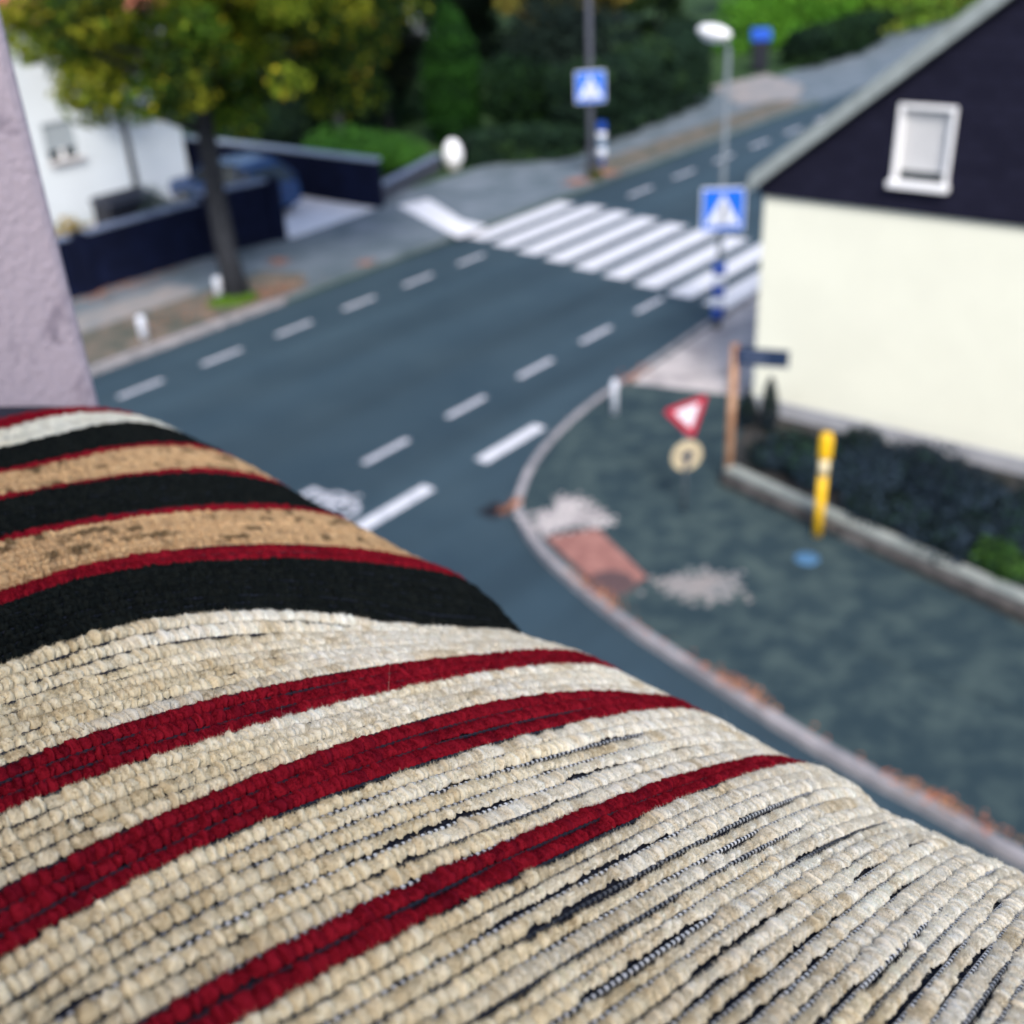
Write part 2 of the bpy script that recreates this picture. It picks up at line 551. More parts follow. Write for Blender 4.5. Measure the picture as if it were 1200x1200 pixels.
sym += ring(9.62, -11.36, 0.17, 0.26) + ring(9.60, -12.02, 0.17, 0.26)
for p, q in [((9.62, -11.36), (9.95, -11.5)), ((9.6, -12.02), (9.92, -11.85)), ((9.95, -11.5), (9.92, -11.85)), ((9.62, -11.7), (9.95, -11.5)), ((9.62, -11.7), (9.92, -11.85)), ((9.95, -11.5), (10.08, -11.45))]:
    sym.append(stroke(p, q))
flat('bicycle_symbol', sym, ZM + 0.0005, M['worn_paint'])

# small street fittings
mb = MB()
mb.lathe(W(10.02, -6.80, KZ + 0.006), [(0.30, 0), (0.30, 0.007), (0.27, 0.010), (0.0, 0.010)], 24)
for k in range(-3, 4):
    mb.box(W(10.02, -6.80, KZ + 0.017) + Vector((0.07 * k, 0, 0)), (0.02, 0.4, 0.004))
props(mb.build('manhole_cover', M['iron']), 'round iron manhole cover set in the red paving patch', 'manhole cover')
mb = MB()
mb.lathe(W(11.94, -5.02, KZ), [(0.16, 0), (0.16, 0.014), (0.13, 0.02), (0.0, 0.022)], 20)
mb.box(W(11.94, -5.02, KZ + 0.024), (0.14, 0.03, 0.006))
props(mb.build('hydrant_cover', M['hydrant']), 'small round blue cover in the dark pavement near the yellow post', 'utility cover')
mb = MB()
mb.box(W(10.85, -9.44, 0.004), (0.34, 0.42, 0.012), ROADROT)
for k in range(5):
    mb.box(W(10.72 + 0.065 * k, -9.44, 0.014), (0.30, 0.02, 0.01), ROADROT)
props(mb.build('drain_grate', M['iron_dark']), 'dark drain grate in the gutter at the corner kerb', 'drain')

# fallen leaves as one scattered mass
def leaf_scatter(name, spots, label, cat):
    V, Fc, Cc = [], [], []
    pal = np.array([(0.50, 0.17, 0.07), (0.38, 0.13, 0.08), (0.42, 0.22, 0.10), (0.20, 0.09, 0.06), (0.46, 0.22, 0.15)])
    for (a, c, ra, rc, n, z) in spots:
        for _ in range(int(n * 1.7)):
            aa, cc = a + RNG.normal() * ra, c + RNG.normal() * rc
            p = W(aa, cc, z + abs(RNG.normal()) * 0.012)
            t = RNG.uniform(0, 6.28)
            L = RNG.uniform(0.018, 0.036)
            u = np.array([math.cos(t), math.sin(t), RNG.uniform(-.4, .4)]) * L
            v = np.array([-math.sin(t), math.cos(t), RNG.uniform(-.4, .4)]) * L * .6
            b = len(V)
            p = np.array(p)
            V += [p - u, p + v, p + u, p - v]
            Fc.append((b, b + 1, b + 2, b + 3))
            Cc += [pal[RNG.integers(0, 5)]] * 4
    me = np_mesh(name, V, Fc, np.array(Cc))
    return props(link(name, me, None, M['litter']), label, cat, kind='stuff')


gut = []
for i in range(len(KS) - 1):
    a, c = KS[i]
    if 3 < a < 10.0 and c > -8:
        L = (Vector(KS[i + 1]) - Vector(KS[i])).length
        k = max(0.0, math.sin(c * 2.6 + 0.7)) ** 1.3 + 0.12
        gut.append((KIN[i][0] + 0.02, KIN[i][1], 0.05, 0.12, int(75 * L * k), KZ + 0.012))
gut += [(11.0, -9.15, 0.10, 0.05, 45, KZ + 0.01), (10.9, -9.3, 0.06, 0.05, 14, 0.02), (16.0, -10.35, 0.3, 0.1, 60, KZ + 0.01),
        (15.9, -20.15, 0.5, 0.25, 260, KZ + 0.02), (17.6, -21.9, 0.14, 0.14, 120, KZ + 0.02), (18.6, -19.9, 0.18, 0.1, 60, KZ + 0.02),
        (14.0, -20.6, 0.9, 0.4, 140, KZ + 0.02), (14.2, -23.7, 0.9, 0.25, 260, KZ + 0.02),
        (28.0, -20.15, 0.22, 0.18, 260, KZ + 0.03), (29.3, -20.0, 0.22, 0.18, 220, KZ + 0.03)]
leaf_scatter('fallen_leaves', gut, 'orange fallen leaves scattered along the kerbs and verges', 'leaves')


# ------------------------------------------------------------------ foliage
def leaves(n, blobs, size, pal, wts, clump=0.55, flat_=1.0, surf=0.55, seed=0):
    """leaf-shaped quads spread through overlapping blobs; blobs = (x,y,z,rx,ry,rz,weight)"""
    rg = np.random.default_rng(seed)
    B = np.array(blobs, float)
    wt = B[:, 6] / B[:, 6].sum()
    bi = rg.choice(len(B), n, p=wt)
    d = rg.normal(size=(n, 3))
    d /= np.linalg.norm(d, axis=1, keepdims=True)
    rad = np.where(rg.random(n) < surf, rg.uniform(0.8, 1.06, n), rg.random(n) ** (1 / 3))
    P = B[bi, :3] + d * rad[:, None] * B[bi, 3:6]
    L = size * rg.uniform(0.6, 1.35, n)
    nr = d * 0.9 + rg.normal(size=(n, 3)) * 0.75 + np.array([0, 0, 0.35])
    nr /= np.linalg.norm(nr, axis=1, keepdims=True)
    t = np.cross(nr, rg.normal(size=(n, 3)))
    t /= np.linalg.norm(t, axis=1, keepdims=True)
    b = np.cross(nr, t)
    V = np.stack([P - t * L[:, None], P + b * L[:, None] * 0.55, P + t * L[:, None], P - b * L[:, None] * 0.55], 1).reshape(-1, 3)
    Fc = np.arange(n * 4).reshape(n, 4)
    pal = np.array(pal, float)
    # colour clumps: each blob leans to one palette entry
    wc_ = np.array(wts, float)
    if len(pal) == 5:
        wc_[3] = 0
    bc = rg.choice(len(pal), len(B), p=wc_ / wc_.sum())
    ci = np.where(rg.random(n) < clump, bc[bi], rg.choice(len(pal), n, p=np.array(wts) / sum(wts)))
    C = pal[ci] * rg.uniform(0.75, 1.25, (n, 1))
    return V, Fc, np.repeat(C, 4, 0)


def blob_shell(center, radii, nb, br, seed, zmin=None, tilt=0.0):
    rg = np.random.default_rng(seed)
    out = []
    while len(out) < nb:
        d = rg.normal(size=3)
        d /= np.linalg.norm(d)
        q = rg.random() ** 0.45
        p = np.array(center) + d * q * np.array(radii)
        if zmin is not None and p[2] < zmin + tilt * max(0.0, -p[0] - 0.9):
            continue
        s = br * rg.uniform(0.6, 1.3)
        out.append((p[0], p[1], p[2], s * 1.15, s * 1.15, s * 0.8, s * s))
    return out


GREEN = [(0.045, 0.085, 0.018), (0.075, 0.115, 0.022), (0.03, 0.06, 0.018), (0.30, 0.26, 0.035), (0.16, 0.17, 0.025)]


def crown_obj(root, blobs, n, size, pal, wts, seed, m='leaf', name='crown', **kw):
    V, Fc, C = leaves(n, blobs, size, pal, wts, seed=seed, **kw)
    return link(name, np_mesh(name, V, Fc, C), root, M[m])


def tree(name, label, loc, h, crown_c, crown_r, nb, br, n, size, pal, wts, seed, trunk_r=0.2, zmin=None, group=None, lean=(0, 0), m='leaf', tilt=0.0, **kw):
    root = empty(name, loc, 0, label, 'tree', group)
    rg = random.Random(seed)
    mb = MB()
    zc = crown_c[2]
    pts = [Vector((lean[0] * t * t, lean[1] * t * t, zc * 1.15 * t)) + Vector((rg.uniform(-1, 1), rg.uniform(-1, 1), 0)) * trunk_r * 0.35 * (t > 0) for t in [0, 0.12, 0.3, 0.5, 0.75, 1.0]]
    mb.tube(pts, [trunk_r * 1.35, trunk_r, trunk_r * 0.9, trunk_r * 0.8, trunk_r * 0.6, trunk_r * 0.3], 12)
    for k in range(7):
        t = 0.45 + 0.075 * k
        p = Vector((lean[0] * t * t, lean[1] * t * t, zc * 1.15 * t))
        a = rg.uniform(0, 6.28)
        e = Vector((math.cos(a) * crown_r[0] * 0.6, math.sin(a) * crown_r[1] * 0.6, rg.uniform(0.6, 1.0) * crown_r[2] * 0.4))
        mb.tube([p, p + e * 0.45 + Vector((0, 0, 0.1)), p + e], [trunk_r * 0.42, trunk_r * 0.28, trunk_r * 0.1], 7)
    mb.build('trunk', M['bark'], root)
    crown_obj(root, blob_shell(crown_c, crown_r, nb, br, seed, zmin, tilt), n, size, pal, wts, seed, m, **kw)
    return root


def shrub(name, label, loc, blobs, n, size, pal, wts, seed, group=None, cat='shrub', m='leaf_dense', stem=True, **kw):
    root = empty(name, loc, 0, label, cat, group)
    mb = MB()
    zt = max(b[2] for b in blobs)
    rg = random.Random(seed)
    for k in range(1):
        b = blobs[rg.randrange(len(blobs))]
        mb.tube([(b[0] * 0.3, b[1] * 0.3, 0), (b[0] * 0.6, b[1] * 0.6, b[2] * 0.5), (b[0], b[1], b[2])], [0.035, 0.025, 0.012], 6)
    mb.build('stem', M['bark'], root)
    crown_obj(root, blobs, n, size, pal, wts, seed, m, 'foliage', **kw)
    return root


def hedge(name, label, a0, c0, a1, c1, wd, h, n, pal, wts, seed, size=0.09, group='garden hedges', wob=0.12):
    """box of leaves along a line in road coordinates"""
    rg = np.random.default_rng(seed)
    p0, p1 = W(a0, c0), W(a1, c1)
    root = empty(name, (p0 + p1) / 2 + Vector((0, 0, 0.02)), 0, label, 'hedge', group)
    d = (p1 - p0)
    L = d.length
    d.normalize()
    nn = Vector((-d.y, d.x, 0))
    nb = max(6, int(L / (wd * 0.4)))
    bl = []
    for k in range(nb):
        for zf in (0.22, 0.55, 0.82):
            t = (k + 0.5) / nb - 0.5
            q = d * (t * L) + nn * rg.normal() * wd * 0.08
            hh = h * zf * (1 + rg.normal() * wob * 0.5)
            bl.append((q.x, q.y, hh, wd * 0.55, wd * 0.55, h * 0.21, 1))
    ns__ = int(L / 3) + 1
    for k in range(ns__):
        q = d * ((k + 0.5) / ns__ - 0.5) * L
        MB().tube([q, q + Vector((0.05, 0, h * 0.6))], [0.04, 0.015], 6).build('stem', M['bark'], root)
    crown_obj(root, bl, n, size, pal, wts, seed, 'leaf_dense', 'foliage', surf=0.75)
    return root


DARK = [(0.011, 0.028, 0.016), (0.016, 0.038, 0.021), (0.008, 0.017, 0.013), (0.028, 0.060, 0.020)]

# the street tree on the verge
tl = W(15.15, -20.5, KZ)
tree('street_tree', 'broad street tree turning yellow on the verge in front of the navy wall', tl, 9, (0.55, 0.5, 7.0), (5.0, 4.7, 3.6), 240, 0.50, 50000, 0.085,
     [(0.050, 0.105, 0.009), (0.135, 0.185, 0.014), (0.015, 0.034, 0.007), (0.40, 0.32, 0.02), (0.16, 0.17, 0.012)], [4, 3.5, 5, 0.55, 2.4], 22, 0.24, zmin=3.75, tilt=0.62, lean=(-0.35, 0.5), clump=0.66)
shrub('grass_tuft', 'bright green grass tuft at the foot of the street tree', W(14.95, -20.42, KZ), [(0, 0, .06, .42, .34, .12, 1), (.25, .1, .06, .3, .25, .10, .6), (-.25, -.1, .05, .3, .25, .09, .6)],
      3200, 0.05, [(0.055, 0.13, 0.012), (0.09, 0.17, 0.02)], [1, 1], 3, cat='grass tuft')

# neighbours of the street tree
tree('garden_tree', 'olive green garden tree rising behind the dark gate wall', W(27.3, -29.6, 0.1), 8, (0, 0, 5.3), (3.1, 3.1, 3.1), 70, 0.55, 22000, 0.09,
     [(0.055, 0.095, 0.010), (0.14, 0.16, 0.015), (0.018, 0.036, 0.009), (0.24, 0.18, 0.02)], [3, 3, 3, 1], 31, 0.16, zmin=2.2, clump=0.7)
tree('young_tree', 'slim young tree with thin trunk before the white house', W(18.6, -29.0, 0.1), 5, (0, 0, 4.9), (1.5, 1.5, 1.6), 18, 0.4, 5000, 0.08,
     [(0.07, 0.11, 0.02), (0.34, 0.27, 0.05), (0.12, 0.14, 0.03)], [3, 1, 2], 33, 0.10)
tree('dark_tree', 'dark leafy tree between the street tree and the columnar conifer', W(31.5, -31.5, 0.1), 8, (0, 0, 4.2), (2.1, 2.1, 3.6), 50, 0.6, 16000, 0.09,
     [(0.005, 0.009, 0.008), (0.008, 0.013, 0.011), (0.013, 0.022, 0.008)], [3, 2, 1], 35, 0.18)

# conifer: tall column
root = empty('columnar_conifer', W(31.0, -27.6, 0.1), 0, 'tall green columnar conifer standing behind the low hedge', 'conifer')
bl = [(0.06 * math.sin(k * 2.1), 0.06 * math.cos(k * 1.7), 0.35 + 0.235 * k, r, r, 0.42, r) for k, r in enumerate([.85, .95, 1.0, 1.04, 1.06, 1.08, 1.07, 1.05, 1.03, 1.0, .97, .93, .88, .80, .70, .58, .44, .28])]
MB().tube([(0, 0, 0), (0, 0, 4.4)], [0.12, 0.03], 8).build('trunk', M['bark'], root)
crown_obj(root, bl, 16000, 0.07, [(0.010, 0.045, 0.006), (0.018, 0.068, 0.009), (0.005, 0.020, 0.006)], [3, 2, 2], 41, 'leaf_dense', 'foliage', surf=0.85)

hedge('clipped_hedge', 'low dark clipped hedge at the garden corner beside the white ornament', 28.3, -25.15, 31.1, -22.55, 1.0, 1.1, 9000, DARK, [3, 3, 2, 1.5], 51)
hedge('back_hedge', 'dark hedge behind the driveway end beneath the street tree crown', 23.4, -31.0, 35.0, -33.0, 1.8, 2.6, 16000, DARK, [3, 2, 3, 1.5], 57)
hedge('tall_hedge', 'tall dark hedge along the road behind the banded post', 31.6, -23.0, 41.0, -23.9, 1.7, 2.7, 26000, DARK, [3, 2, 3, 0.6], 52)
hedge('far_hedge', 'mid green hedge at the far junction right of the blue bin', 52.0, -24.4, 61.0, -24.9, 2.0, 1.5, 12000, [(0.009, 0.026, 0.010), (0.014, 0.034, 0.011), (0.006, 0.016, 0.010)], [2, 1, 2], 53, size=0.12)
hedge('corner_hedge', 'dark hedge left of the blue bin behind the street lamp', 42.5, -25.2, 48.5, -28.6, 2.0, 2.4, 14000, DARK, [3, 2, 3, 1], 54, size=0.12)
LIME = [(0.085, 0.24, 0.02), (0.055, 0.17, 0.015), (0.13, 0.28, 0.03)]
hedge('lime_hedge', 'bright lime green hedge top behind the blue bin', 54.5, -29.3, 80.0, -25.6, 2.4, 3.0, 22000, LIME, [2, 2, 1], 55, size=0.13)
hedge('yellow_green_hedge', 'yellow green hedge strip near the dark gable verge', 64.0, -25.6, 84.0, -23.6, 2.2, 2.2, 16000, [(0.10, 0.20, 0.02), (0.16, 0.20, 0.03), (0.05, 0.10, 0.02)], [2, 1, 2], 56, size=0.15)


def dome(rx, ry, h, k=9, seed=0):
    rg = np.random.default_rng(seed)
    out = []
    for i in range(k):
        a = rg.uniform(0, 6.28)
        q = rg.uniform(0, 0.6)
        s = rg.uniform(0.42, 0.62)
        out.append((rx * q * math.cos(a), ry * q * math.sin(a), h * rg.uniform(0.35, 0.62), rx * s, ry * s, h * s * 0.75, 1))
    return out


shrub('rounded_shrub', 'dark green rounded shrub behind the low hedge right of the conifer', W(32.6, -25.6, 0.1), dome(1.9, 1.9, 3.0, 10, 1), 9000, 0.09, [(0.008, 0.026, 0.008), (0.016, 0.045, 0.009), (0.005, 0.014, 0.008)], [2, 1, 2], 61)
shrub('grey_shrub', 'grey green tall shrub overtopping the tall dark hedge', W(37.5, -27.2, 0.1), dome(3.0, 3.0, 4.6, 12, 2), 12000, 0.11, [(0.010, 0.020, 0.015), (0.014, 0.026, 0.018), (0.006, 0.011, 0.010)], [2, 1, 2], 62)
shrub('bright_shrub', 'low bright green mound of shrub beside the gate wall end', W(25.8, -27.2, 0.1), dome(2.1, 1.7, 1.5, 10, 3), 9000, 0.07, [(0.035, 0.12, 0.018), (0.05, 0.15, 0.02), (0.025, 0.075, 0.02)], [2, 2, 1], 63)
shrub('golden_shrub', 'yellow leaved shrub just behind the navy wall', W(14.4, -25.3, 0.1), dome(0.75, 0.75, 1.55, 7, 4), 2500, 0.06, [(0.40, 0.27, 0.06), (0.30, 0.24, 0.07), (0.10, 0.12, 0.04)], [2, 2, 1], 64)
shrub('grey_bush', 'pale grey green bush behind the navy wall near the blue car', W(17.6, -26.2, 0.1), dome(1.1, 0.9, 1.5, 8, 5), 3500, 0.06, [(0.13, 0.18, 0.17), (0.20, 0.24, 0.22), (0.08, 0.11, 0.10)], [2, 1, 1], 65)

tree('golden_tree', 'yellow brown autumn tree above the tall hedge', W(45.5, -33.5, 0.1), 7, (0, 0, 4.6), (3.4, 3.4, 2.6), 40, 0.7, 14000, 0.14,
     [(0.16, 0.15, 0.03), (0.26, 0.19, 0.04), (0.08, 0.09, 0.025)], [2, 1.4, 1.6], 71, 0.2)
k = 0
spots = [(50, -42, 8), (58, -36, 7), (66, -44, 9), (74, -38, 8), (82, -32, 8), (92, -40, 10), (104, -30, 10), (60, -54, 10), (46, -50, 9), (38, -44, 8),
         (34, -54, 9), (72, -60, 11), (88, -54, 11), (110, -46, 12), (125, -36, 12), (120, -22, 11), (44, -38.5, 6)]
kinds = [('dark evergreen', [(0.004, 0.010, 0.007), (0.007, 0.016, 0.009), (0.012, 0.026, 0.009)]), ('dull green', [(0.010, 0.026, 0.009), (0.018, 0.038, 0.010), (0.006, 0.014, 0.008)])]
where = ['behind the white far house', 'left of the lime hedge', 'deep behind the golden tree', 'straight above the lime hedge', 'just left of the dark gable', 'far behind the blue bin', 'far along the road',
         'far behind the conifer', 'behind the dark leafy tree', 'left of the far white house', 'behind the street tree crown', 'farthest behind the conifer', 'far behind the lime hedge', 'at the back of the far gardens', 'at the end of the road left side', 'at the end of the road', 'close behind the golden tree']
for i, (a, c, h) in enumerate(spots):
    kn, pal = kinds[i % 2]
    tree('background_tree', '%s tree %s' % (kn, where[i]), W(a, c, 0), h, (0, 0, h * 0.55), (h * 0.36, h * 0.36, h * 0.5), 34, h * 0.11, 9000, 0.022 * h,
         pal, [2, 2, 1], 100 + i, 0.02 * h, group='trees beyond the gardens', m='leaf_dense')

# planting bed in front of the cream house
BZ = KZ + 0.02
sheet('planting_bed', [(13.15, -7.0), (15.62, -7.75), (15.62, 8), (10.6, 8), (12.0, -2.3), (12.62, -4.65)], KZ - 0.2, BZ + 0.06, M['soil'])
wallpts = [(13.16, -6.92), (12.60, -4.65), (12.06, -2.31), (10.2, 5.6)]
gw = empty('garden_wall', W(12.60, -4.65, KZ), 0, 'low stone garden wall with pale cap along the planting bed', 'wall')
mbA, mbB = MB(), MB()
org = W(12.60, -4.65, KZ)
for (a0, c0), (a1, c1) in zip(wallpts[:-1], wallpts[1:]):
    p, q = W(a0, c0, 0) - Vector((org.x, org.y, 0)), W(a1, c1, 0) - Vector((org.x, org.y, 0))
    d = (q - p)
    ang = math.atan2(d.y, d.x)
    mid = (p + q) / 2
    nrm = Vector((-d.y, d.x, 0)).normalized()
    mbA.box(mid + nrm * 0.10 + Vector((0, 0, 0.10)), (d.length + 0.001, 0.17, 0.26), ang)
    mbB.box(mid + nrm * 0.10 + Vector((0, 0, 0.255)), (d.length + 0.03, 0.21, 0.05), ang)
mbA.build('wall', M['wall_low'], gw)
mbB.build('cap', M['wall_cap'], gw, bevel=0.01)
BED = [(0.012, 0.021, 0.032), (0.026, 0.044, 0.066), (0.007, 0.016, 0.012), (0.020, 0.048, 0.032)]
bed = [(14.2, -6.5, .55, .62, 'dark low shrub behind the wall corner by the rusty post'),
       (13.9, -5.75, .6, .75, 'dark shrub just left of the yellow post'),
       (14.0, -4.9, .62, .85, 'dark green shrub just right of the yellow post'),
       (14.5, -4.5, .5, .95, 'narrow dark shrub against the plinth right of the yellow post'),
       (13.4, -4.35, .62, .66, 'blue grey shrub in the middle of the planting bed by the wall'),
       (14.3, -3.8, .62, .9, 'dark green shrub halfway along the grey plinth'),
       (13.3, -3.45, .7, .72, 'wide blue grey cushion shrub in the front of the bed'),
       (14.2, -2.9, .65, .85, 'dark shrub at the right end of the plinth'),
       (13.2, -2.7, .66, .62, 'low blue shrub beside the bright green plant'),
       (14.6, -5.55, .45, .8, 'small dark shrub against the plinth behind the yellow post'),
       (13.5, -1.9, .8, .8, 'dark shrub past the bright green plant at the picture edge')]
for i, (a, c, r_, h, lb) in enumerate(bed):
    shrub('bed_shrub', lb, W(a, c, BZ + 0.06), dome(r_ * 1.35, r_ * 1.35, h * 0.66, 8, 200 + i), 3200, 0.04, BED, [3, 2 + (i % 3), 2, 1.2], 210 + i, group='shrubs in the planting bed', clump=0.6)
shrub('bright_plant', 'bright green leafy plant at the right end of the garden wall', W(12.55, -2.75, BZ + 0.06), dome(0.42, 0.42, 0.6, 7, 8), 1600, 0.05, [(0.018, 0.050, 0.012), (0.035, 0.085, 0.016), (0.010, 0.024, 0.012)], [2, 1, 1], 230)
for (a, c, h, rr, lb) in [(15.05, -7.55, .62, .16, 'short dark columnar cypress left at the house corner'), (15.0, -7.15, .95, .15, 'taller dark columnar cypress right at the house corner')]:
    root = empty('dwarf_cypress', W(a, c, BZ + 0.05), 0, lb, 'shrub', 'columnar cypresses at the house corner')
    MB().tube([(0, 0, 0), (0, 0, h * .9)], [0.02, 0.008], 6).build('trunk', M['bark'], root)
    crown_obj(root, [(0, 0, h * (0.12 + 0.1 * k), rr * q, rr * q, h * .1, 1) for k, q in enumerate([.8, .95, 1, 1, .95, .85, .7, .5, .3])], 1500, 0.03, [(0.012, 0.020, 0.030), (0.014, 0.026, 0.022)], [1, 1], 240, 'leaf_dense', 'foliage', surf=.8)

# ------------------------------------------------------------------ cream house
HA, HC = 15.7, -7.8
house = empty('cream_house', W(HA, HC, 0), ROADROT, 'cream rendered house with dark slate gable and shuttered attic window', 'house')
# local frame: +y along the road, +x away from the road
HW, HL, EZ = 9.4, 11.0, 3.80
PT = 0.797
RZ = EZ + HW / 2 * PT
mb = MB()
mb.box((HW / 2, HL / 2, EZ / 2 + 0.22), (HW, HL, EZ - 0.44))
mb.build('wall', M['cream'], house)
mb = MB()
mb.box((HW / 2, HL / 2, 0.22), (HW + 0.04, HL + 0.04, 0.44))
mb.build('plinth', M['plinth'], house, bevel=0.01)
mslate, t_, b_ = new_mat('slate_cladding')
b_.inputs['Roughness'].default_value = 0.8
b_.inputs['Specular IOR Level'].default_value = 0.12
tc = t_.nodes.new('ShaderNodeTexCoord')
br = t_.nodes.new('ShaderNodeTexBrick')
br.inputs['Scale'].default_value = 1.0
br.inputs['Brick Width'].default_value = 0.30
br.inputs['Row Height'].default_value = 0.16
br.inputs['Mortar Size'].default_value = 0.008
br.inputs['Color1'].default_value = (0.0085, 0.0085, 0.0205, 1)
br.inputs['Color2'].default_value = (0.012, 0.012, 0.027, 1)
br.inputs['Mortar'].default_value = (0.005, 0.005, 0.011, 1)
mp = t_.nodes.new('ShaderNodeMapping')
mp.inputs['Rotation'].default_value = (R(90), 0, 0)
t_.links.new(tc.outputs['Object'], mp.inputs['Vector'])
t_.links.new(mp.outputs[0], br.inputs['Vector'])
t_.links.new(br.outputs['Color'], b_.inputs['Base Color'])
wx0, wx1, wz0, wz1 = 1.955, 2.735, 4.10, 5.19
# gable as pieces round the window hole, 6 cm proud of the wall below
mb = MB()


def gz(x):
    return EZ + 0.12 + min(x + 0.0, HW - x) * PT


Y0, TH = -0.06, 0.30
for poly in ([(-0.06, EZ - 0.06), (wx0, EZ - 0.06), (wx0, gz(wx0)), (-0.06, EZ + 0.08)],
             [(wx0, EZ - 0.06), (wx1, EZ - 0.06), (wx1, wz0), (wx0, wz0)],
             [(wx0, wz1), (wx1, wz1), (wx1, gz(wx1)), (wx0, gz(wx0))],
             [(wx1, EZ - 0.06), (HW + 0.06, EZ - 0.06), (HW + 0.06, EZ + 0.08), (HW / 2, gz(HW / 2)), (wx1, gz(wx1))]):
    mb.solid([(x, Y0, z) for x, z in poly], (0, TH, 0))
mb.build('gable_cladding', mslate, house)
mb = MB()
for side in (0, 1):
    xa, xb = (-0.13, HW / 2) if side == 0 else (HW + 0.13, HW / 2)
    za, zb = EZ - 0.27 + 0.2 + 0.0, RZ + 0.2
    za = zb - abs(xb - xa) * PT
    mb.solid([(xa, -0.22, za), (xb, -0.22, zb), (xb, -0.22, zb + 0.18), (xa, -0.22, za + 0.16)], (0, HL + 0.44, 0))
roof = mb.build('roof', M['tile'], house)
mb = MB()
for side in (0, 1):
    xa, xb = (-0.15, HW / 2) if side == 0 else (HW + 0.15, HW / 2)
    zb = RZ + 0.2
    za = zb - abs(xb - xa) * PT
    mb.solid([(xa, -0.26, za - 0.06), (xb, -0.26, zb - 0.06), (xb, -0.26, zb + 0.20), (xa, -0.26, za + 0.19)], (0, 0.037, 0))
mb.build('verge_trim', M['verge_board'], roof)
mb = MB()
mb.tube([(-0.21, -0.2, EZ + 0.06), (-0.21, HL + 0.2, EZ + 0.06)], 0.06, 10)
mb.build('gutter', M['verge_board'], roof)
win = None
mb = MB()
fw = 0.06
for (x0, x1, z0, z1) in ((wx0, wx0 + fw, wz0, wz1), (wx1 - fw, wx1, wz0, wz1), (wx0 + fw, wx1 - fw, wz1 - fw, wz1), (wx0 + fw, wx1 - fw, wz0, wz0 + fw)):
    mb.box(((x0 + x1) / 2, -0.03, (z0 + z1) / 2), (x1 - x0, 0.14, z1 - z0))
win = mb.build('window', M['white_gloss'], house, bevel=0.008)
mb = MB()
for k in range(20):
    z = wz0 + 0.22 + k * 0.0395
    mb.box(((wx0 + wx1) / 2, 0.015, z), (wx1 - wx0 - 2 * fw, 0.014, 0.037))
mb.build('shutter', M['shutter'], win)
MB().box(((wx0 + wx1) / 2, 0.05, (wz0 + wz1) / 2), (wx1 - wx0 - 2 * fw, 0.01, wz1 - wz0 - 2 * fw)).build('pane', M['glass_dark'], win)
MB().box(((wx0 + wx1) / 2, -0.10, wz0 + 0.03), (wx1 - wx0 + 0.06, 0.16, 0.09)).build('sill', M['white_gloss'], win, bevel=0.008)

# ------------------------------------------------------------------ lamps and signs
def crossing_sign(loc, rz, label, size=0.86):
    """square blue board: white triangle with a walking figure"""
    root = empty('crossing_sign', loc, rz, label, 'traffic sign', 'pedestrian crossing signs')
    h = size / 2
    MB().box((0, 0, 0), (size, 0.025, size)).build('board', M['sign_white'], root, bevel=0.01)
    MB().box((0, -0.016, 0), (size - 0.06, 0.008, size - 0.06)).build('blue_field', M['sign_blue'], root)
    MB().solid([(-0.40 * size, -0.022, -0.36 * size), (0.40 * size, -0.022, -0.36 * size), (0, -0.022, 0.36 * size)], (0, 0.004, 0)).build('triangle', M['sign_white'], root)
    f = MB()
    q = size
    y = -0.026
    def st(x0, z0, x1, z1, wd):
        d = Vector((x1 - x0, 0, z1 - z0))
        n = Vector((-d.z, 0, d.x)).normalized() * wd / 2
        p, e = Vector((x0, y, z0)), Vector((x1, y, z1))
        f.solid([p + n, e + n, e - n, p - n], (0, 0.003, 0))
    f.solid([(0.02 * q + 0.035 * q * math.cos(t * .63), y, 0.12 * q + 0.035 * q * math.sin(t * .63)) for t in range(10)], (0, 0.003, 0))
    st(0.02 * q, 0.08 * q, 0.0, -0.10 * q, 0.06 * q)
    st(0.0, -0.09 * q, -0.08 * q, -0.28 * q, 0.035 * q)
    st(0.0, -0.09 * q, 0.07 * q, -0.27 * q, 0.035 * q)
    st(0.02 * q, 0.05 * q, -0.08 * q, -0.05 * q, 0.025 * q)
    st(0.02 * q, 0.05 * q, 0.09 * q, -0.04 * q, 0.025 * q)
    for k in range(4):
        st((-0.22 + 0.13 * k) * q, -0.325 * q, (-0.16 + 0.13 * k) * q, -0.295 * q, 0.04 * q)
    f.build('figure', M['sign_black'], root)
    for z_ in (0.22, -0.22):
        MB().box((0, 0.03, z_ * size), (0.16, 0.05, 0.04)).build('bracket', M['pole_grey'], root)
    return root


def face_cam(p):
    return math.atan2(p[0], p[1]) * -1.0


# right lamp post at the crossing
lp = W(19.0, -10.31, KZ)
lamp = empty('street_lamp', lp, ROADROT, 'grey street lamp with white head standing at the zebra crossing', 'street lamp', 'street lamps')
mb = MB()
mb.tube([(0, 0, 0), (0, 0, 0.9), (0, 0, 1.0), (0, 0, 5.2)], [0.085, 0.08, 0.06, 0.045], 14)
mb.tube([(0, 0, 5.15), (-0.06, 0, 5.34), (-0.22, 0, 5.42)], [0.04, 0.04, 0.04], 10)
mb.build('pole', M['pole_grey'], lamp)
mb = MB()
tilt = Matrix.Rotation(R(8), 4, 'Y')
mb.ellipsoid((-0.30, 0, 5.46), (0.34, 0.17, 0.13), tilt=tilt)
mb.build('lamp_head', M['white_gloss'], lamp)
mb = MB()
mb.ellipsoid((-0.32, 0, 5.40), (0.25, 0.13, 0.11), tilt=tilt)
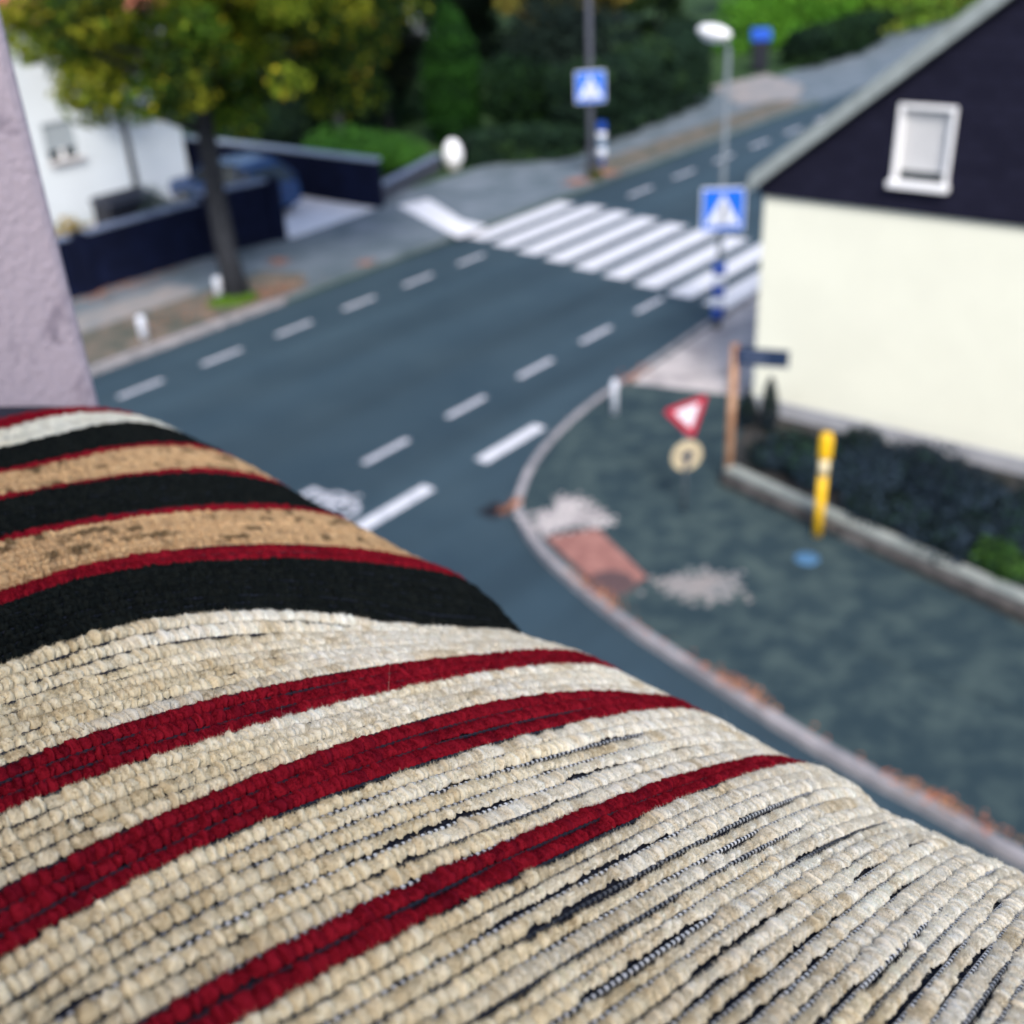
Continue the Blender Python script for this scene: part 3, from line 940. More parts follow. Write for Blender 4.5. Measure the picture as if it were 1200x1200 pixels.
mb.build('lamp_glass', M['sign_white'], lamp)
for k in range(5):
    MB().tube([(0, 0, 0.22 + 0.22 * k), (0, 0, 0.22 + 0.22 * (k + 1) - 0.004)], 0.125, 16).build('reflective_band', M['sign_blue_deep'] if k % 2 == 0 else M['sign_white'], lamp)
crossing_sign(W(19.0, -10.31, 2.50) + Vector((0.0, -0.11, 0)), R(-6), 'blue pedestrian crossing sign on the near street lamp beside the cream house', 0.82)

lp = W(28.6, -20.05, KZ)
lamp2 = empty('street_lamp', lp, ROADROT, 'tall dark street lamp post across the road with leaves at its foot', 'street lamp', 'street lamps')
mb = MB()
mb.tube([(0, 0, 0), (0, 0, 1.0), (0, 0, 1.1), (0, 0, 6.6)], [0.12, 0.11, 0.10, 0.08], 14)
mb.tube([(0, 0, 6.55), (0.08, 0, 6.8), (0.35, 0, 6.9)], [0.05, 0.045, 0.04], 10)
mb.build('pole', M['pole_dark'], lamp2)
MB().ellipsoid((0.55, 0, 6.92), (0.36, 0.18, 0.12)).build('lamp_head', M['white_gloss'], lamp2)
crossing_sign(W(28.6, -20.05, 2.80) + Vector((0.0, -0.16, 0)), R(2), 'blue pedestrian crossing sign on the tall dark lamp post across the road', 0.88)
shrub('weed_tuft', 'small olive weed tuft at the foot of the far lamp post', W(28.65, -19.95, KZ), [(0, 0, .08, .24, .24, .16, 1)], 900, 0.05, [(0.06, 0.07, 0.015), (0.11, 0.10, 0.02)], [1, 1], 77, cat='weed')
lp = W(30.2, -20.75, KZ)
bp = empty('banded_post', lp, 0, 'blue and white banded marker post beside the far lamp post', 'marker post')
MB().tube([(0, 0, 0), (0, 0, 0.28)], 0.07, 14).build('pole', M['sign_blue_deep'], bp)
for k, (z0, z1, m_) in enumerate([(0.28, 0.58, 'sign_white'), (0.58, 0.78, 'hydrant'), (0.78, 1.06, 'sign_white'), (1.06, 1.34, 'sign_blue_deep')]):
    MB().tube([(0, 0, z0), (0, 0, z1)], 0.14, 16).build('reflective_band', M[m_], bp)

# give way sign with round plate below
lp = W(12.15, -6.98, KZ)
gs = empty('give_way_sign', lp, R(14), 'red bordered give way triangle above a round cream plate on the corner', 'traffic sign')
MB().tube([(0, 0.03, 0), (0, 0.03, 1.66)], 0.026, 10).build('pole', M['pole_grey'], gs)
tz = 1.52


def tri(sz, zc):
    return [(-sz, zc + sz * 0.577), (sz, zc + sz * 0.577), (0, zc - sz * 1.155)]


def rtri(sz, zc, r=0.12):
    pts = tri(sz, zc)
    out = []
    for i in range(3):
        p, q, s_ = Vector(pts[i - 1]), Vector(pts[i]), Vector(pts[(i + 1) % 3])
        for f_ in np.linspace(0, 1, 5):
            a_ = q + (p - q).normalized() * sz * r * 2
            b_ = q + (s_ - q).normalized() * sz * r * 2
            out.append(tuple((a_ * (1 - f_) + q * f_) * (1 - f_) + (q * (1 - f_) + b_ * f_) * f_))
    return out


TB = Matrix.Rotation(R(-12), 4, 'Y')


def tl_(pts, y):
    return [TB @ Vector((x, y, z - tz)) + Vector((0, 0, tz)) for x, z in pts]


MB().solid(tl_(rtri(0.335, tz), -0.012), (0, 0.016, 0)).build('triangle', M['sign_red'], gs)
MB().solid(tl_(rtri(0.19, tz + 0.012), -0.018), (0, 0.004, 0)).build('white_field', M['sign_white'], gs)
mb = MB()
mb.solid([(0.225 * math.cos(k * .196), -0.012, 0.90 + 0.225 * math.sin(k * .196)) for k in range(32)], (0, 0.014, 0))
rp = mb.build('round_plate', M['sign_cream'], gs)
mb = MB()
mb.solid([(0.015 + 0.085 * math.cos(k * .349), -0.017, 0.91 + 0.075 * math.sin(k * .349)) for k in range(18)], (0, 0.004, 0))
mb.solid([(-0.12, -0.017, 0.91), (-0.05, -0.017, 0.96), (-0.05, -0.017, 0.86)], (0, 0.004, 0))
mb.solid([(-0.02, -0.0165, 0.88), (0.04, -0.0165, 0.88), (0.03, -0.0165, 0.69), (-0.05, -0.0165, 0.69)], (0, 0.0035, 0))
mb.build('symbol', M['sign_name'], rp)

# street name sign on a rusty post
lp = W(13.30, -6.93, KZ)
ns = empty('street_name_sign', lp, R(-20), 'dark street name plate on a rusty wooden post at the garden wall corner', 'street sign')
MB().tube([(0, 0, 0), (0.0, 0, 1.1), (0.01, 0, 2.16)], [0.065, 0.06, 0.055], 10).build('pole', M['rust'], ns)
nb_ = MB().box((0.40, -0.065, 2.02), (0.72, 0.03, 0.25)).build('name_plate', M['sign_name'], ns, bevel=0.006)
mb = MB()
x = 0.14
for wl in [0.03, 0.02, 0.028, 0.03, 0.022, 0.03, 0.018, 0.03]:
    mb.box((x, -0.082, 2.03), (wl, 0.003, 0.05))
    x += wl + 0.016
mb.build('lettering', M['coping'], nb_)

# yellow gas marker post
ys = empty('yellow_marker_post', W(12.58, -5.17, KZ), R(10), 'yellow marker post with pale plate standing in front of the garden wall', 'marker post')
MB().tube([(0, 0, 0), (0, 0, 0.92)], 0.062, 14).build('post', M['yellow'], ys)
MB().tube([(0, 0, 0.92), (0, 0, 1.17)], 0.066, 14).build('plate', M['pale_yellow'], ys)
MB().lathe((0, 0, 1.17), [(0.082, 0), (0.086, 0.03), (0.086, 0.28), (0.07, 0.345), (0.03, 0.365)], 16).build('cap', M['yellow'], ys)

# white bollards
def bollard(loc, h, r, label):
    o = empty('bollard', loc, 0, label, 'bollard', 'white kerb posts')
    MB().lathe((0, 0, 0), [(r, 0), (r, h * .86), (r * .9, h * .95), (r * .4, h)], 14).build('post', M['sign_white'], o)
    MB().tube([(0, 0, h * .62), (0, 0, h * .70)], r * 1.03, 14).build('band', M['worn_paint'], o)


bollard(W(14.45, -9.72, KZ), 0.62, 0.055, 'slim white post at the corner kerb by the crossing slabs')
bollard(W(12.37, -20.15, KZ), 0.52, 0.085, 'short white post on the verge left of the street tree')
bollard(W(15.0, -20.95, KZ), 0.50, 0.09, 'stubby white post close behind the street tree trunk')

# white ornament
o = empty('garden_ornament', W(27.75, -24.9, KZ), 0, 'white egg shaped ornament at the end of the low hedge', 'garden ornament')
MB().lathe((0, 0, 0.06), [(0.14, 0), (0.26, 0.10), (0.325, 0.28), (0.325, 0.46), (0.28, 0.66), (0.18, 0.82), (0.06, 0.89)], 24).build('body', M['white_gloss'], o)
MB().lathe((0, 0, 0), [(0.22, 0), (0.22, 0.07), (0.15, 0.08)], 20).build('foot', M['kerb'], o)

# recycling bin
o = empty('wheelie_bin', W(49.8, -25.4, 0), R(-10), 'dark wheelie bin with bright blue lid at the far junction', 'bin')
mb = MB()
mb.solid([(-0.32, -0.4, 0.12), (0.32, -0.4, 0.12), (0.40, -0.45, 1.42), (-0.40, -0.45, 1.42)], (0, 0.80, 0))
mb.build('body', M['bin_dark'], o, bevel=0.04)
MB().solid([(-0.44, -0.5, 1.43), (0.44, -0.5, 1.43), (0.44, 0.42, 1.55), (-0.44, 0.42, 1.55)], (0, 0, 0.36)).build('lid', M['blue_bin'], o, bevel=0.06)
for sx in (-0.36, 0.36):
    MB().tube([(sx - 0.04, 0.42, 0.13), (sx + 0.04, 0.42, 0.13)], 0.13, 14).build('wheel', M['tyre'], o)

# ------------------------------------------------------------------ navy walls
def navy_wall(pts, h, label, cop, posts, group='navy garden walls'):
    org = W(*pts[0], KZ)
    root = empty('boundary_wall', org, 0, label, 'wall', group)
    A, B, P_ = MB(), MB(), MB()
    for p0, p1 in zip(pts[:-1], pts[1:]):
        p, q = W(*p0, 0), W(*p1, 0)
        p = p - Vector((org.x, org.y, 0))
        q = q - Vector((org.x, org.y, 0))
        d = q - p
        ang = math.atan2(d.y, d.x)
        A.box((p + q) / 2 + Vector((0, 0, h / 2 - 0.1)), (d.length, 0.2, h + 0.2), ang)
        B.box((p + q) / 2 + Vector((0, 0, h + 0.035)), (d.length, 0.30, 0.07), ang)
    A.build('wall', M['navy'], root)
    B.build('coping', M[cop], root, bevel=0.01)
    for a, c in posts:
        p = W(a, c, 0) - Vector((org.x, org.y, 0))
        mb = MB()
        mb.box(p + Vector((0, 0, h / 2)), (0.36, 0.36, h + 0.14), ROADROT)
        mb.build('pillar', M['navy'], root, bevel=0.01)


navy_wall([(-8, -24.3), (17.1, -24.1)], 1.36, 'long navy blue garden wall with blue grey coping behind the street tree', 'coping', [(13.6, -24.1)])
navy_wall([(17.1, -23.98), (19.15, -23.62)], 1.55, 'short navy wall section with gate pillar beside the driveway', 'coping', [(19.1, -23.62)])
navy_wall([(22.95, -23.5), (22.75, -33.5)], 1.30, 'navy wall with pale coping along the far side of the driveway', 'coping_pale', [])
o = empty('low_garden_wall', W(23.3, -24.1, KZ), 0, 'low purple grey garden wall between gate wall and white ornament', 'wall')
p, q = W(23.1, -23.9), W(27.4, -25.25)
d = q - p
b0 = W(23.3, -24.1, 0)
MB().box((p + q) / 2 - b0 + Vector((0, 0, 0.2)), (d.length, 0.2, 0.5), math.atan2(d.y, d.x)).build('wall', M['pole_dark'], o)
MB().box((p + q) / 2 - b0 + Vector((0, 0, 0.475)), (d.length + .04, 0.26, 0.05), math.atan2(d.y, d.x)).build('cap', M['coping'], o)

# ------------------------------------------------------------------ cars
def car(loc, rz, paint, label):
    root = empty('parked_car', loc, rz, label, 'car', None)
    prof = [(-2.05, 0.30), (-2.10, 0.55), (-2.06, 0.80), (-1.2, 0.93), (-0.95, 0.96), (-0.3, 1.42), (0.2, 1.50), (1.0, 1.48), (1.55, 1.36), (1.98, 0.98), (2.06, 0.70), (2.0, 0.32)]
    # body: cross-sections along the length (x = forward-backward)
    mb = MB()
    xs = np.linspace(-2.08, 2.06, 26)
    rings = []
    for x in xs:
        e = 1 - 0.10 * (abs(x) / 2.1) ** 4
        belt = 0.93 if x > -1.1 else 0.93 - 0.14 * min(1, (-1.1 - x) / 1.0)
        low = 0.26 + 0.05 * (abs(x) / 2.1) ** 6
        w_ = 0.86 * e
        rings.append([mb.bm.verts.new((x, y * w_, z)) for y, z in ((-0.92, low), (-1.0, low + 0.2), (-1.0, belt - 0.2), (-0.93, belt), (-0.5, belt + 0.02), (0, belt + 0.03), (0.5, belt + 0.02), (0.93, belt), (1.0, belt - 0.2), (1.0, low + 0.2), (0.92, low))])
    for a, b in zip(rings[:-1], rings[1:]):
        for k in range(11):
            f = mb.bm.faces.new((a[k], a[(k + 1) % 11], b[(k + 1) % 11], b[k]))
            f.smooth = True
    mb.bm.faces.new(rings[0])
    mb.bm.faces.new(list(reversed(rings[-1])))
    body = mb.build('body', M[paint], root)
    cab = [(-1.0, 0.95, 0.78), (-0.30, 1.40, 0.64), (0.2, 1.47, 0.62), (1.0, 1.45, 0.62), (1.55, 1.34, 0.64), (1.95, 0.96, 0.76)]
    mb = MB()
    vs = [[mb.bm.verts.new((x, s_ * y, z)) for x, z, y in cab] for s_ in (-1, 1)]
    n = len(cab)
    for k in range(n - 1):
        mb.bm.faces.new((vs[0][k], vs[0][k + 1], vs[1][k + 1], vs[1][k]))
    mb.bm.faces.new(vs[0])
    mb.bm.faces.new(list(reversed(vs[1])))
    mb.bm.faces.new((vs[0][0], vs[1][0], vs[1][-1], vs[0][-1]))
    mb.build('glasshouse', M['glass_dark'], root, bevel=0.03)
    mb = MB()
    mb.solid([(-0.36, -0.62, 1.425), (0.2, -0.61, 1.492), (1.05, -0.61, 1.47), (1.58, -0.62, 1.36), (1.58, 0.62, 1.36), (1.05, 0.61, 1.47), (0.2, 0.61, 1.492), (-0.36, 0.62, 1.425)], (0, 0, 0.03))
    for s_ in (-1, 1):
        for x0, z0, x1, z1 in ((-1.02, 0.96, -0.34, 1.42), (0.35, 0.96, 0.30, 1.48), (1.30, 0.96, 1.22, 1.45), (1.97, 0.97, 1.57, 1.36)):
            mb.tube([(x0, s_ * 0.79, z0), (x1, s_ * 0.64, z1)], 0.035, 6)
    mb.build('roof', M[paint], root)
    for x in (-1.3, 1.3):
        for s_ in (-1, 1):
            wv = MB().tube([(x, s_ * 0.70, 0.31), (x, s_ * 0.88, 0.31)], 0.31, 20).build('wheel', M['tyre'], root)
            MB().tube([(x, s_ * 0.872, 0.31), (x, s_ * 0.895, 0.31)], 0.2, 16).build('rim', M['rim'], wv)
    for s_ in (-1, 1):
        MB().ellipsoid((-2.0, s_ * 0.62, 0.68), (0.1, 0.17, 0.085)).build('headlight', M['lens'], root)
        MB().ellipsoid((-0.75, s_ * 0.95, 1.0), (0.09, 0.10, 0.07)).build('mirror', M[paint], root)
    return root


car(W(20.7, -27.3, KZ), ROADROT, 'car_blue', 'blue hatchback parked at the head of the driveway behind the navy wall')
sbx = empty('storage_box', W(16.6, -26.6, KZ), ROADROT, 'dark garden storage box with sloping lid behind the navy wall', 'storage box')
MB().solid([(-0.42, -0.72, 0.02), (0.42, -0.72, 0.02), (0.40, -0.70, 1.22), (-0.40, -0.70, 1.30)], (0, 1.42, 0)).build('body', M['bin_dark'], sbx, bevel=0.03)
MB().solid([(-0.46, -0.76, 1.32), (0.47, -0.76, 1.23), (0.47, -0.70, 1.32), (-0.40, -0.66, 1.44)], (0, 1.46, 0)).build('lid', M['car_dark'], sbx, bevel=0.03)

# ------------------------------------------------------------------ white house at left
wh = empty('white_house', W(19, -30.6, 0), ROADROT, 'white rendered house with grey roller shutter behind the street tree', 'house')
# local x away from the road side (+c), y along
mb = MB()
wy0, wy1, wz0, wz1 = -1.95, -0.95, 1.9, 2.92
for (y0, y1, z0, z1) in ((-14, wy0, 0, 5.6), (wy1, 2.6, 0, 5.6), (wy0, wy1, 0, wz0), (wy0, wy1, wz1, 5.6)):
    mb.box((-0.15, (y0 + y1) / 2, (z0 + z1) / 2), (0.3, y1 - y0, z1 - z0))
mb.box((-4.3, -5.7, 2.8), (8.0, 16.6, 5.6))
mb.build('wall', M['white_wall'], wh)
mb = MB()
mb.solid([(0.5, -14.4, 5.55), (-4.2, -14.4, 8.6), (-8.9, -14.4, 5.55)], (0, 17.3, 0))
mb.build('roof', M['tile_red'], wh)
mb = MB()
mb.box((-0.12, (wy0 + wy1) / 2, (wz0 + wz1) / 2 + 0.13), (0.08, wy1 - wy0, wz1 - wz0 - 0.26))
wn = mb.build('window', M['shutter_grey'], wh)
MB().box((-0.20, (wy0 + wy1) / 2, wz0 + 0.14), (0.05, wy1 - wy0, 0.28)).build('pane', M['glass_dark'], wn)
MB().box((0.06, (wy0 + wy1) / 2, wz0 - 0.04), (0.22, wy1 - wy0 + 0.1, 0.07)).build('sill', M['slab'], wn)
MB().box((-0.1, (wy0 + wy1) / 2, wz0 + 0.14), (0.06, 0.12, 0.28)).build('mullion', M['white_gloss'], wn)

# far white house glimpsed between the trees
fh = empty('far_house', W(54.2, -49.3, 0.3), ROADROT, 'small white house wall glimpsed between the far trees above the conifer', 'house')
mb = MB()
mb.box((-3, 0, 2.6), (6, 7, 5.2))
mb.build('wall', M['white_wall'], fh)
MB().solid([(0.5, -3.9, 5.15), (-3, -3.9, 7.4), (-6.5, -3.9, 5.15)], (0, 7.8, 0)).build('roof', M['tile_red'], fh)
wn = MB().box((0.02, 0.8, 3.4), (0.06, 1.1, 1.2)).build('window', M['white_gloss'], fh)
MB().box((0.045, 0.8, 3.4), (0.03, 0.9, 1.0)).build('pane', M['glass_dark'], wn)

# ------------------------------------------------------------------ the building we look out of
def sbox(mb, s0, s1, t0, t1, z0, z1):
    c = S((s0 + s1) / 2, (t0 + t1) / 2, (z0 + z1) / 2)
    mb.box(c, (t1 - t0, s1 - s0, z1 - z0), -AXAZ)


SE = 0.432      # reveal plane
TO = 0.2185     # outer face
bl_ = empty('apartment_building', S(0, 0, -CAM_H), 0, 'lilac grey roughcast house wall at the left edge beside the cushion', 'building')


def own(mb, name, m, bevel=0.0):
    o = mb.build(name, m)
    o.parent = bl_
    o.matrix_parent_inverse = Matrix.Translation(bl_.location).inverted()
    if bevel:
        b = o.modifiers.new('bevel', 'BEVEL')
        b.width = bevel
        b.segments = 3
    return o


ZB, ZT = -CAM_H + 0.0, 2.2
mb = MB()
sbox(mb, SE, 5.0, -2.4, TO, ZB, ZT)
own(mb, 'wall', M['stucco'], 0.006)
mb = MB()
sbox(mb, -4.0, SE, -0.16, TO, ZB, -0.36)
own(mb, 'parapet', M['stucco_out'])
mb = MB()
sbox(mb, -4.0, SE - 0.002, -0.22, TO + 0.05, -0.359, -0.33)
own(mb, 'parapet_cap', M['sill'], 0.004)
mb = MB()
sbox(mb, -4.0, SE, -2.4, -0.163, -1.5, -1.3)
own(mb, 'balcony_floor', M['sill'])
mb = MB()
sbox(mb, -4.0, SE, -2.55, -2.4, ZB, ZT)
own(mb, 'back_wall', M['room'])
mb = MB()
sbox(mb, -4.0, SE - 0.002, -2.4, -0.50, 0.60, 0.78)  # unseen overhead slab, added to hold sun off the cushion's inner side
own(mb, 'shade_slab', M['room'])

# ------------------------------------------------------------------ the chenille cushion
SIL = np.array([(-0.2, 44.4), (0.0373, 44.42), (0.0413, 44.4), (0.0493, 44.45), (0.0578, 44.4), (0.0662, 44.53), (0.0731, 44.49), (0.0783, 44.19), (0.0837, 43.86), (0.0911, 43.8), (0.098, 44.03), (0.1044, 44.01), (0.1168, 43.82), (0.1297, 43.63), (0.1399, 43.59), (0.1519, 43.59), (0.1684, 43.35), (0.1838, 43.83), (0.1974, 43.98), (0.2024, 43.49), (0.2116, 42.86), (0.2228, 42.26), (0.2333, 42.06), (0.2493, 42.18), (0.2675, 41.88), (0.2914, 41.58), (0.3063, 41.46), (0.3224, 41.15), (0.3489, 40.73), (0.3683, 40.53), (0.3895, 40.43), (0.4055, 40.33), (0.4312, 40.49), (0.45, 41.0)])
PA = [-0.08656, -0.0322, 0.00394, 0.11443]
ST = [(-46, 0.48, 2.53, [-0.000595, -0.003325, -0.001764, 0.417005]), (-42, 0.0, 2.8, [0.003265, -0.019594, 0.016627, 0.393838]),
      (-35, 0.32, 3.06, [0.000595, -0.006089, 0.003208, 0.36395]), (-34, 0.0, 3.13, [0.001884, -0.013399, 0.014526, 0.356044]),
      (-28, 0.34, 3.25, [0.001508, -0.00987, 0.012423, 0.32584]), (-27, 0.49, 3.31, [0.000504, -0.005264, 0.008335, 0.320883]),
      (-19, 0.26, 3.66, [-0.000227, -0.000674, 0.003063, 0.28721]), (-18, 0.34, 3.71, [-0.000303, 0.000993, -0.002723, 0.285925]),
      (-10, 0.0, 4.08, [-0.000572, 0.000838, 0.006269, 0.241319]), (-8, 0.31, 4.17, [-0.001465, 0.007363, -0.003468, 0.22614]),
      (0, 0.8, 4.44, [-0.000479, -0.000253, 0.019303, 0.168658]), (8, 0.42, 5.05, [-3.6e-05, -0.000209, 0.003735, 0.160407]),
      (11, 0.24, 5.25, [-4.7e-05, 0.000807, -0.003799, 0.160387]), (15, 0.35, 5.55, [0.000358, -0.003886, 0.011833, 0.130553]),
      (18, 0.24, 5.75, [-0.000122, 0.000999, -0.002548, 0.127871]), (24, 0.13, 5.48, [-3.8e-05, 0.000682, -0.002743, 0.100645]),
      (26, 0.29, 5.16, [0.000125, -0.000674, -0.000237, 0.092195])]


def th_sil(s):
    return np.interp(s, SIL[:, 0], SIL[:, 1])


def surf(s, w_, lift=0.0):
    """point of the cushion's upper skin: s along the sill, w_ round the bulge (0 = outline seen from the lens)"""
    s = np.asarray(s, float)
    w_ = np.asarray(w_, float)
    wc = np.maximum(w_, -2.2)
    th = np.radians(th_sil(s) + np.sign(wc) * 0 + wc * wc)
    r = 0.3 * np.exp(PA[0] * wc + PA[1] * wc ** 2 + PA[2] * wc ** 3 + PA[3] * wc * (np.clip(s, 0, .45) - 0.2))
    t = r * np.cos(th)
    z = -r * np.sin(th)
    return s[..., None] * AX + t[..., None] * TX + z[..., None] * np.array([0, 0, 1.0]) + CAMP


NW = 700
WG = np.linspace(-1.7, 7.3, NW)
# row map: position along the sill of row number U at each w
stripe_s = []
for U_, w0, w1, c in ST:
    wc = np.clip(WG, w0, w1)
    stripe_s.append(np.polyval(c, wc))
stripe_s = np.array(stripe_s)
UU = np.array([x[0] for x in ST], float)
for k in range(len(UU) - 2, -1, -1):
    stripe_s[k] = np.maximum(stripe_s[k], stripe_s[k + 1] + 0.0031 * (UU[k + 1] - UU[k]))
ker = np.ones(41) / 41
for k in range(len(UU)):
    pad = np.r_[np.full(20, stripe_s[k][0]), stripe_s[k], np.full(20, stripe_s[k][-1])]
    stripe_s[k] = np.convolve(pad, ker, 'valid')
PITCH_ROW = 0.0036
U_LO, U_HI = -49, 68
Uall = np.r_[U_LO - 3, UU, U_HI + 3]
Sall = np.vstack([stripe_s[0] + PITCH_ROW * (UU[0] - (U_LO - 3)), stripe_s, stripe_s[-1] - PITCH_ROW * (U_HI + 3 - UU[-1])])


def row_s(u):
    out = np.empty(NW)
    k = int(np.clip(np.searchsorted(Uall, u) - 1, 0, len(Uall) - 2))
    f_ = (u - Uall[k]) / (Uall[k + 1] - Uall[k])
    return np.minimum(Sall[k] * (1 - f_) + Sall[k + 1] * f_, 0.4285)


def yarn_kind(i):
    for lo, hi, kd in ((-60, -46, 'r'), (-46, -42, 'w'), (-42, -35, 'k'), (-35, -34, 'r'), (-34, -28, 't'), (-28, -27, 'r'), (-27, -19, 'k'), (-19, -18, 'r'), (-18, -10, 't'),
                       (-10, -8, 'r'), (-8, 0, 'k'), (0, 8, 'i'), (8, 11, 'r'), (11, 15, 'i'), (15, 18, 'r'), (18, 24, 'i'), (24, 26, 'r')):
        if lo <= i < hi:
            return kd
    return 'i'


YC = {'i': np.array([(0.75, 0.70, 0.59), (0.68, 0.59, 0.44), (0.81, 0.78, 0.70), (0.57, 0.47, 0.32)]),
      'w': np.array([(0.60, 0.60, 0.52), (0.66, 0.65, 0.58), (0.52, 0.50, 0.42), (0.6, 0.58, 0.5)]),
      't': np.array([(0.52, 0.34, 0.18), (0.58, 0.40, 0.22), (0.44, 0.29, 0.16), (0.20, 0.13, 0.08)]),
      'k': np.array([(0.0070, 0.0090, 0.0088), (0.0105, 0.0125, 0.0115), (0.0050, 0.0062, 0.0065), (0.012, 0.014, 0.0125)]),
      'r': np.array([(0.205, 0.007, 0.016), (0.16, 0.006, 0.014), (0.26, 0.010, 0.020), (0.075, 0.004, 0.012)])}

cushion = empty('cushion', S(0.15, 0.05, -0.33), 0, 'striped red black and ivory chenille cushion lying on the sill in front', 'cushion')


def cush_child(name, me, m):
    o = link(name, me, cushion, m)
    o.matrix_parent_inverse = Matrix.Translation(cushion.location).inverted()
    return o


# solid body under the pile, a few mm below the yarn
ns_, nw_ = 90, 90
sg = np.linspace(-0.12, 0.4285, ns_)
wg = np.linspace(-2.2, 7.3, nw_)
Sg, Wg = np.meshgrid(sg, wg, indexing='ij')
top_ = surf(Sg, Wg)
cen = sg[:, None, None] * AX + 0.06 * TX + np.array([0, 0, -0.22]) + CAMP
dirv = top_ - cen
top_ = top_ - dirv / np.linalg.norm(dirv, axis=2, keepdims=True) * 0.0011
bott = []
p0, p1 = top_[:, -1], top_[:, 0]
nb2 = 26
for k in range(1, nb2):
    f_ = k / nb2
    ang = math.pi * f_
    tt = -0.05 + (0.16 - (-0.05)) * f_
    a_ = np.array([-0.10 - 0.07 * math.sin(ang) ** 0.8 if f_ < .5 else 0, 0, 0])
    # underside: from the inner lip down to the sill and back out to the outer lip
    if f_ < 0.35:
        q = f_ / 0.35
        tq = -0.055 - 0.075 * math.sin(q * math.pi / 2)
        zq = -0.125 - 0.165 * (1 - math.cos(q * math.pi / 2))
    elif f_ < 0.8:
        q = (f_ - 0.35) / 0.45
        tq = -0.13 + 0.29 * q
        zq = -0.29 - 0.037 * math.sin(q * math.pi)
    else:
        q = (f_ - 0.8) / 0.2
        tq = 0.16 + 0.045 * math.sin(q * math.pi / 2)
        zq = -0.29 + 0.045 * q
    bott.append(sg[:, None] * AX + tq * TX + np.array([0, 0, zq]) + CAMP)
ringv = np.concatenate([top_, np.stack(bott, 1)], 1)
nr = ringv.shape[1]
V = ringv.reshape(-1, 3)
ii, jj = np.meshgrid(np.arange(ns_ - 1), np.arange(nr), indexing='ij')
jn = (jj + 1) % nr
Fc = np.stack([ii * nr + jj, (ii + 1) * nr + jj, (ii + 1) * nr + jn, ii * nr + jn], -1).reshape(-1, 4)
caps = []
V = np.vstack([V, V[:nr].mean(0) - AX * 0.05, V[-nr:].mean(0)])
for j in range(nr):
    caps.append((len(V) - 2, j, (j + 1) % nr, (j + 1) % nr))
me = bpy.data.meshes.new('cover')
fl = [tuple(x) for x in Fc] + [(len(V) - 2, j, (j + 1) % nr) for j in range(nr)] + [(len(V) - 1, (ns_ - 1) * nr + (j + 1) % nr, (ns_ - 1) * nr + j) for j in range(nr)]
me.from_pydata([tuple(v) for v in V], [], fl)
bm_ = bmesh.new()
bm_.from_mesh(me)
bmesh.ops.recalc_face_normals(bm_, faces=bm_.faces)
for f in bm_.faces:
    f.smooth = True
bm_.to_mesh(me)
bm_.free()
cush_child('cover', me, M['backing'])

# frame of the skin along one row, resampled at a fixed thread step
STEP = 0.00021
NSEG = 11
YV, YF, YCOL = [], [], []
TV, TF, TCOL = [], [], []
FZP, FZD, FZC = [], [], []
vbase = 0
tbase = 0


def noise1(n, scale, rg):
    m = max(4, int(n / scale) + 4)
    k = rg.normal(size=m)
    x = np.arange(n) / scale
    i = x.astype(int)
    f_ = x - i
    f_ = f_ * f_ * (3 - 2 * f_)
    return k[i] * (1 - f_) + k[i + 1] * f_


def resample(u):
    s = row_s(u)
    p = surf(s, WG)
    d = np.r_[0, np.cumsum(np.linalg.norm(np.diff(p, axis=0), axis=1))]
    n = int(d[-1] / STEP)
    x = np.linspace(0, d[-1], n)
    return np.stack([np.interp(x, d, p[:, k]) for k in range(3)], 1), np.interp(x, d, WG), np.interp(x, d, s)


